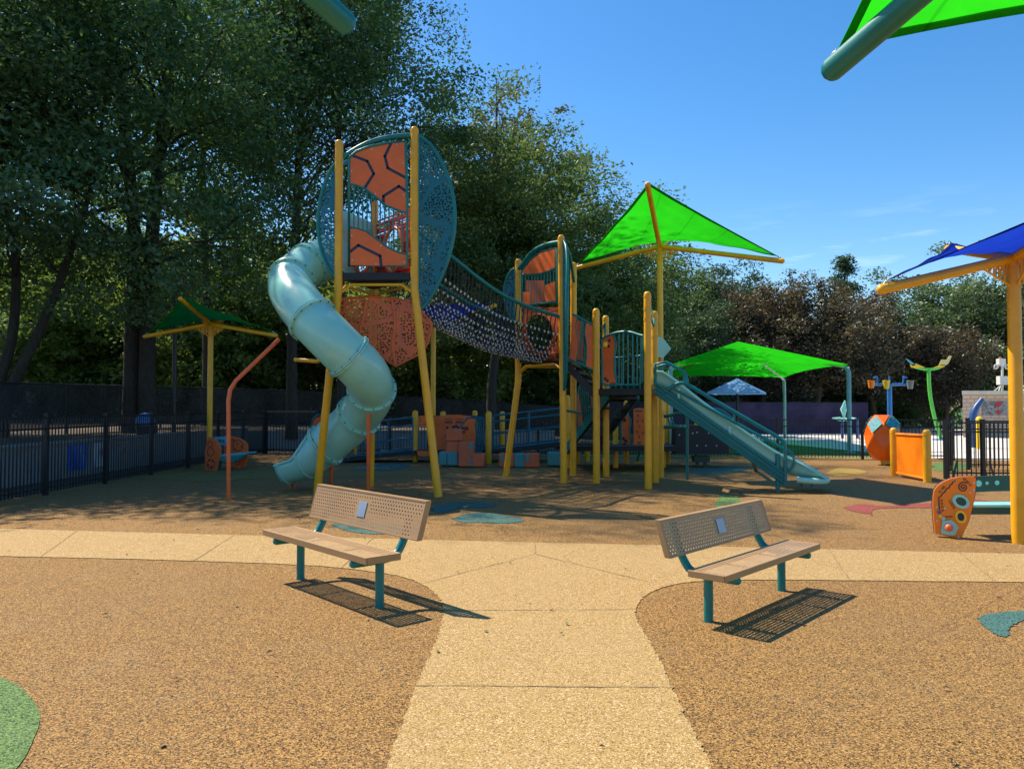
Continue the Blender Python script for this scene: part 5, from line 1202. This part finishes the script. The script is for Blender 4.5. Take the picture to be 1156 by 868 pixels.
def kind(key, seed, h, C, Rr, ncl, per, cr, lf, leafm, tr, stems=None, nl=40, barkm='bark', **kw):
    me, cs = crown_mesh('crown', seed, C, Rr, ncl, per, cr, lf, M[leafm], **kw)
    if stems is None:
        r = random.Random(seed); stems = [[(0, 0, -.3), (r.uniform(-.1, .1), r.uniform(-.1, .1), h * .15), (C[0] * .3, C[1] * .3, h * .35), (C[0] * .6 + r.uniform(-.3, .3), C[1] * .6, h * .55), (C[0] * .9, C[1] * .9 + r.uniform(-.3, .3), h * .75), (C[0], C[1], h * .95)]]
    mb = trunk_mb(seed, [[V(p) for p in s] for s in stems], cs, C, nl, tr, h)
    t = bpy.data.meshes.new('trunk'); t.from_pydata(mb.v, [], mb.f); t.materials.append(M[barkm]); t.polygons.foreach_set('use_smooth', [True] * len(mb.f)); t.update()
    KIND[key] = (t, me)
def tree(key, x, y, z, rz, s, label, cat='tree', name='tree', group=None, sz=None):
    t, c = KIND[key]; root = bpy.data.objects.new(name, None); COL.objects.link(root)
    root.location = (x, y, z); root.rotation_euler = (0, 0, rz); root.scale = (s, s, sz or s); root['label'] = label; root['category'] = cat
    if group: root['group'] = group
    for nm, me in (('trunk', t), ('crown', c)):
        o = bpy.data.objects.new(nm, me); COL.objects.link(o); o.parent = root
def px_x(px, Y): return (px - CX) / F * Y
# tall oaks of the left: big limbs, layered sprays
kind('oak_twin', 11, 24, (.3, -1.2, 12.8), (6.2, 6.2, 9.8), 205, 320, 1.5, .165, 'leaf_dark', .25, stems=[[(-.27, 0, -.3), (-.29, 0, 3), (-.34, .1, 7), (-.9, 0, 12), (-1.6, -.4, 17), (-1.5, -.8, 22)], [(.3, -.1, -.3), (.28, -.1, 3), (.36, 0, 7), (1.0, -.5, 12), (1.6, -1.2, 17), (1.4, -1.5, 23)]], nl=60, lobes=.4, skirt=(50, 4.6, 9.0, 2.2, 6.6), flat=.42)
kind('oak', 12, 24, (.2, -.3, 14.5), (5.6, 5.6, 8.8), 155, 310, 1.45, .165, 'leaf_dark', .19, nl=75, lobes=.5)
kind('oak_spread', 13, 17, (-.5, -.5, 10.0), (6.0, 5.8, 6.9), 160, 320, 1.5, .165, 'leaf_dark', .16, stems=[[(0, 0, -.3), (.2, 0, 1.2), (.9, .1, 3.0), (1.6, .1, 5), (2.4, 0, 8), (2.8, -.3, 12)], [(-.2, 0, -.3), (-.1, 0, 1.3), (.2, .2, 3.2), (.1, .2, 6), (-.8, 0, 9), (-1.4, -.3, 14)], [(-.4, .1, -.3), (-.6, 0, 1.4), (-1.2, .1, 3.0), (-2.2, .2, 5.5), (-3.2, 0, 8), (-3.6, -.3, 12)]], nl=60, lobes=.4, skirt=(42, 3.6, 6.5, 2.5, 6.5), flat=.42)
kind('broad', 14, 14, (.9, 0, 8.6), (4.5, 4.3, 5.7), 185, 420, 1.15, .155, 'leaf_bough', .2, nl=50, lobes=.35)
kind('broad2', 15, 13, (0, 0, 7.6), (4.6, 4.6, 5.6), 170, 240, 1.3, .2, 'leaf_mid', .24, nl=40, lobes=.4)
kind('airy', 16, 21, (0, 0, 13), (4.2, 4.2, 7.6), 230, 60, .85, .26, 'leaf_olive', .22, nl=110, lobes=.5)
kind('bright', 17, 10, (0, 0, 5.6), (3.9, 3.9, 4.9), 230, 80, 1.0, .30, 'leaf_sunlit_tint', .15, nl=50, lobes=.45)
kind('bright2', 18, 12, (0, 0, 6.6), (4.4, 4.4, 5.9), 260, 80, 1.1, .32, 'leaf_sunlit_tint', .17, nl=50, lobes=.5)
kind('holly', 19, 11.5, (0, 0, 6.0), (3.6, 3.6, 5.6), 190, 230, 1.0, .19, 'leaf_evergreen', .2, nl=20, lobes=.3)
kind('magnolia', 20, 9.5, (0, 0, 5.6), (3.4, 3.4, 4.2), 230, 150, .8, .23, 'leaf_magnolia', .2, nl=30, lobes=.42, barkm='bark_warm', flat=.9, aspect=.42, shell=.35)
kind('magnolia2', 21, 9.5, (.6, 0, 5.5), (3.7, 3.5, 4.1), 240, 150, .8, .23, 'leaf_magnolia', .2, nl=30, lobes=.45, barkm='bark_warm', flat=.9, aspect=.42, shell=.35)
kind('grey_tree', 22, 12.5, (0, 0, 7.0), (4.6, 4.6, 5.7), 180, 170, 1.2, .24, 'leaf_grey', .22, nl=50, lobes=.45)
kind('cedar', 23, 13.6, (0, 0, 7.6), (4.0, 4.0, 6.2), 170, 110, .75, .2, 'leaf_evergreen', .18, nl=40, cone=True, flat=.35)
kind('bush', 24, 5.5, (0, 0, 2.6), (3.4, 2.6, 2.7), 200, 90, .75, .24, 'leaf_sunlit_tint', .08, nl=30, lobes=.4, bottom=-1)
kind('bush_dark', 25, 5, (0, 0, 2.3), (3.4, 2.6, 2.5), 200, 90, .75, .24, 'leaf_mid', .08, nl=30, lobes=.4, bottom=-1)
T_ = tree
T_('oak_twin', px_x(158, 25.5), 25.5, .7, 0, 1.0, 'tall dark oak with a thick twin trunk behind the left screen fence')
T_('oak_spread', px_x(2, 22), 22.0, .8, .2, 1.0, 'dark tree with several leaning stems at the far left edge')
T_('oak', px_x(330, 29), 29.0, .7, 1.0, 1.0, 'tall dark oak with a slim trunk just left of the spiral slide')
T_('oak', px_x(385, 31), 31.0, .5, 3.3, .80, 'tall dark oak directly behind the tallest tower', sz=1.0)
T_('oak', px_x(232, 36), 36.0, .8, 4.6, .95, 'slender dark oak standing back between the twin trunk and the lamp pole')
T_('oak_spread', -21.5, 22.5, .8, 2.0, 1.2, 'dark spreading tree added off to the left to cast shade, sprays reaching in at the upper left corner', sz=1.1)  # extra tree, mostly out of view, placed to shade the ground
T_('broad', px_x(557, 33), 33.0, .2, 0, 1.02, 'dense mid green tree rising behind the rope bridge', sz=1.02)
T_('airy', px_x(560, 42), 42.0, .2, .6, .98, 'thin olive tree with see-through crown behind the dense tree at centre')
T_('airy', px_x(500, 47), 47.0, .3, 2.6, .92, 'thin olive tree showing right of the tallest tower')
T_('broad2', px_x(672, 42), 42.0, 0, 1.5, 1.0, 'mid green tree behind the second tower and its yellow posts')
T_('holly', px_x(730, 57), 57.0, 0, .4, 1.12, 'dark evergreen tree behind the tall sail mast')
T_('holly', px_x(782, 53), 53.0, 0, 2.1, 1.05, 'dark evergreen tree above the left end of the green hip canopy')
T_('holly', px_x(828, 57), 57.0, 0, 3.9, 1.08, 'dark evergreen tree between the green canopy and the bronze trees')
T_('holly', px_x(797, 48), 48, 0, 0, .74, 'small green tree standing behind the light blue umbrella')
T_('magnolia', px_x(862, 50), 50.0, 0, 1.3, .98, 'bronze leaved tree rising above the apex of the green canopy')
T_('magnolia2', px_x(923, 48.5), 48.5, 0, 0, .93, 'round bronze leaved tree behind the right post of the green canopy')
T_('magnolia2', px_x(985, 52), 52.0, 0, 2.5, .92, 'bronze leaved tree behind the tipping bucket feature')
T_('magnolia', px_x(1068, 50), 50.0, 0, 4.0, .70, 'round bronze leaved tree behind the butterfly feature')
T_('airy', px_x(893, 60), 60.0, 0, 5.0, .62, 'light thin topped tree peeking over the bronze trees')
T_('cedar', px_x(955, 62), 62.0, 0, 0, 1.0, 'lone conifer with tiered top above the bronze trees')
T_('holly', px_x(1012, 60), 60.0, 0, 5.2, .72, 'low dark tree in the dip between the bronze trees')
T_('grey_tree', px_x(1052, 60), 60.0, 0, .3, 1.02, 'grey green tree left of the blue sail mast')
T_('grey_tree', px_x(1128, 55), 55.0, 0, 2.0, .98, 'tall grey green tree directly behind the blue sail mast')
T_('grey_tree', px_x(1200, 52), 52.0, 0, 4.1, .95, 'grey green tree cut by the right edge of the picture')
T_('holly', px_x(1120, 62), 62.0, 0, 1.1, .8, 'dark tree right behind the brick shed')
bg = [(-30, 46, 'bright2', 1.0), (50, 42, 'bright', 1.0), (105, 50, 'bright2', 1.0), (190, 45, 'bright', 1.05), (255, 44, 'bright2', .9), (305, 52, 'bright', 1.25), (365, 46, 'bright', .95), (440, 42, 'bright', .9), (505, 44, 'bright2', .85), (585, 50, 'bright', 1.0), (630, 54, 'bright2', .9)]
for i, (px, Y, k_, s_, w_) in enumerate(((-70, 40, 'bush', 1.0, 'left of the pale house'), (95, 43, 'bush', 1.1, 'right of the pale house'), (150, 44, 'bush_dark', 1.1, 'behind the twin trunk'), (215, 42, 'bush', 1.1, 'between the lamp pole and the small green sail'), (275, 47, 'bush_dark', 1.2, 'behind the top of the orange bent pole'), (330, 46, 'bush', 1.0, 'behind the lower turns of the spiral slide'), (395, 48, 'bush', 1.1, 'behind the left leg of the tallest tower'), (452, 47, 'bush_dark', 1.05, 'behind the right leg of the tallest tower'), (510, 48, 'bush', 1.0, 'below the rope bridge'), (575, 49, 'bush', .9, 'behind the leaning leg of the second tower'), (630, 48, 'bush_dark', .95, 'behind the second tower and its rail'), (690, 52, 'bush_dark', 1.0, 'behind the middle deck'), (745, 55, 'bush_dark', 1.0, 'behind the tall yellow posts of the middle deck'), (800, 54, 'bush_dark', 1.1, 'behind the trunk of the small green tree'), (842, 56, 'bush_dark', 1.1, 'behind the middle post of the green canopy'), (888, 56, 'bush_dark', 1.1, 'between the two bronze trunks'), (938, 57, 'bush_dark', 1.1, 'behind the flower feature'), (985, 58, 'bush_dark', 1.1, 'behind the top of the orange pod'), (1015, 58, 'bush_dark', .9, 'behind the bucket feature'), (1045, 60, 'bush', .8, 'left of the butterfly stem'))): T_(k_, px_x(px, Y), Y, .5 if px < 460 else 0, i * 1.3, s_, ('sunlit-tinted' if k_ == 'bush' else 'dark green') + ' bush along the wood edge ' + w_, cat='bush', name='bush', group='bushes at the wood edge')
where = ['at the far left edge', 'above the pale house', 'between the house and the twin trunk', 'behind the lamp pole', 'behind the orange bent pole', 'behind the spiral slide', 'behind the left post of the tallest tower', 'behind the right post of the tallest tower', 'under the rope bridge', 'left of the second tower', 'behind the second tower']
for i, (px, Y, k_, s_) in enumerate(bg): T_(k_, px_x(px, Y), Y, .6 if px < 450 else .1, i * 1.7, s_, 'young tree in sunlit-tinted yellow green ' + where[i])
for i, (px, Y, k_, s_, w_) in enumerate(((-60, 64, 'broad2', 1.15, 'far left'), (80, 66, 'broad2', 1.15, 'behind the pale house'), (215, 68, 'broad2', 1.15, 'far behind the lamp pole'), (345, 66, 'broad2', 1.15, 'far behind the spiral slide'), (470, 70, 'broad2', 1.15, 'far behind the rope bridge start'), (700, 64, 'broad2', 1.1, 'far behind the second tower'))):
    T_(k_, px_x(px, Y), Y, .3, i * 2.1, s_, 'big background tree closing the view ' + w_)

rs = np.random.RandomState(4); lv = MB()
for i in range(900):
    near_tree = rs.rand() < .72
    x, y = (rs.uniform(-8.3, 3), rs.uniform(9.5, 26) ** 1.0) if near_tree else (rs.uniform(-7, 9), rs.uniform(3.2, 16))
    a = rs.rand() * 6.28; l = rs.uniform(.012, .028); w_l = l * rs.uniform(.35, .6); z = .013 + rs.rand() * .008
    ca, sa = math.cos(a), math.sin(a)
    lv.add([(x - ca * l, y - sa * l, z), (x + sa * w_l, y - ca * w_l, z + rs.rand() * .012), (x + ca * l, y + sa * l, z), (x - sa * w_l, y + ca * w_l, z + rs.rand() * .012)], [(0, 1, 2, 3)], int(rs.rand() * 3))
lf_ = lv.build('fallen_leaves', [paint('dry_leaf', (.16, .09, .03), .8), paint('brown_leaf', (.09, .05, .025), .8), paint('green_fallen_leaf', (.09, .11, .03), .7)]); lf_['kind'] = 'stuff'
# ------------------------------------------------------------------ sky, sun, camera
AZ, EL = math.radians(-53), math.radians(53)
w_ = bpy.data.worlds.new('World'); sc.world = w_; w_.use_nodes = True
nt = w_.node_tree; nt.nodes.clear()
sky = N(nt, 'ShaderNodeTexSky'); sky.sky_type = 'NISHITA'; sky.sun_disc = False; sky.sun_elevation = EL; sky.sun_rotation = AZ
sky.altitude = 100; sky.air_density = 1.0; sky.dust_density = .4; sky.ozone_density = 2.0
hsv = N(nt, 'ShaderNodeHueSaturation'); hsv.inputs['Saturation'].default_value = 1.36; L(nt, sky.outputs[0], hsv.inputs['Color'])
tc = N(nt, 'ShaderNodeTexCoord')
mp = N(nt, 'ShaderNodeMapping'); mp.inputs['Scale'].default_value = (7, 7, 45); L(nt, tc.outputs['Generated'], mp.inputs[0])
cn_ = tex_noise(nt, mp.outputs[0], 1.0, 6, .6)
sx = N(nt, 'ShaderNodeSeparateXYZ'); L(nt, tc.outputs['Generated'], sx.inputs[0])
lowband = ramp(nt, sx.outputs[2], [(.10, (0, 0, 0)), (.15, (1, 1, 1)), (.19, (1, 1, 1)), (.25, (0, 0, 0))])
side = ramp(nt, sx.outputs[0], [(.22, (0, 0, 0)), (.34, (1, 1, 1)), (.48, (1, 1, 1)), (.58, (0, 0, 0))])
cf = math_n(nt, 'MULTIPLY', math_n(nt, 'MULTIPLY', ramp(nt, cn_, [(.53, (0, 0, 0)), (.72, (1, 1, 1))]), lowband), math_n(nt, 'MULTIPLY', side, .2))
cmx = mixc(nt, cf, hsv.outputs[0], (9, 9.5, 10))
bgn = N(nt, 'ShaderNodeBackground'); L(nt, cmx, bgn.inputs[0]); bgn.inputs[1].default_value = .128
wo = N(nt, 'ShaderNodeOutputWorld'); L(nt, bgn.outputs[0], wo.inputs[0])
sun = bpy.data.lights.new('sun', 'SUN'); sun.energy = 5.0; sun.angle = math.radians(.53); sun.color = (1, .89, .70)
so_ = bpy.data.objects.new('sun', sun); COL.objects.link(so_)
sd = V((math.sin(AZ) * math.cos(EL), math.cos(AZ) * math.cos(EL), math.sin(EL)))
so_.rotation_euler = (-sd).to_track_quat('-Z', 'Y').to_euler(); so_.location = sd * 60
cam = bpy.data.cameras.new('camera'); cam.sensor_fit = 'HORIZONTAL'; cam.sensor_width = 36; cam.lens = F / 1156 * 36; cam.clip_end = 1500; cam.clip_start = .05
co = bpy.data.objects.new('camera', cam); COL.objects.link(co); co.location = (0, 0, H); co.rotation_euler = (PI / 2 + TH, 0, 0); sc.camera = co
vs_ = sc.view_settings; vs_.view_transform = 'Standard'; vs_.look = 'None'; vs_.exposure = .62; vs_.gamma = 1; vs_.use_curve_mapping = False
sc.cycles.max_bounces = 6; sc.cycles.diffuse_bounces = 3; sc.cycles.glossy_bounces = 2; sc.cycles.transmission_bounces = 4; sc.cycles.transparent_max_bounces = 24
sc.cycles.use_denoising = True
sc.cycles.sample_clamp_indirect = 8
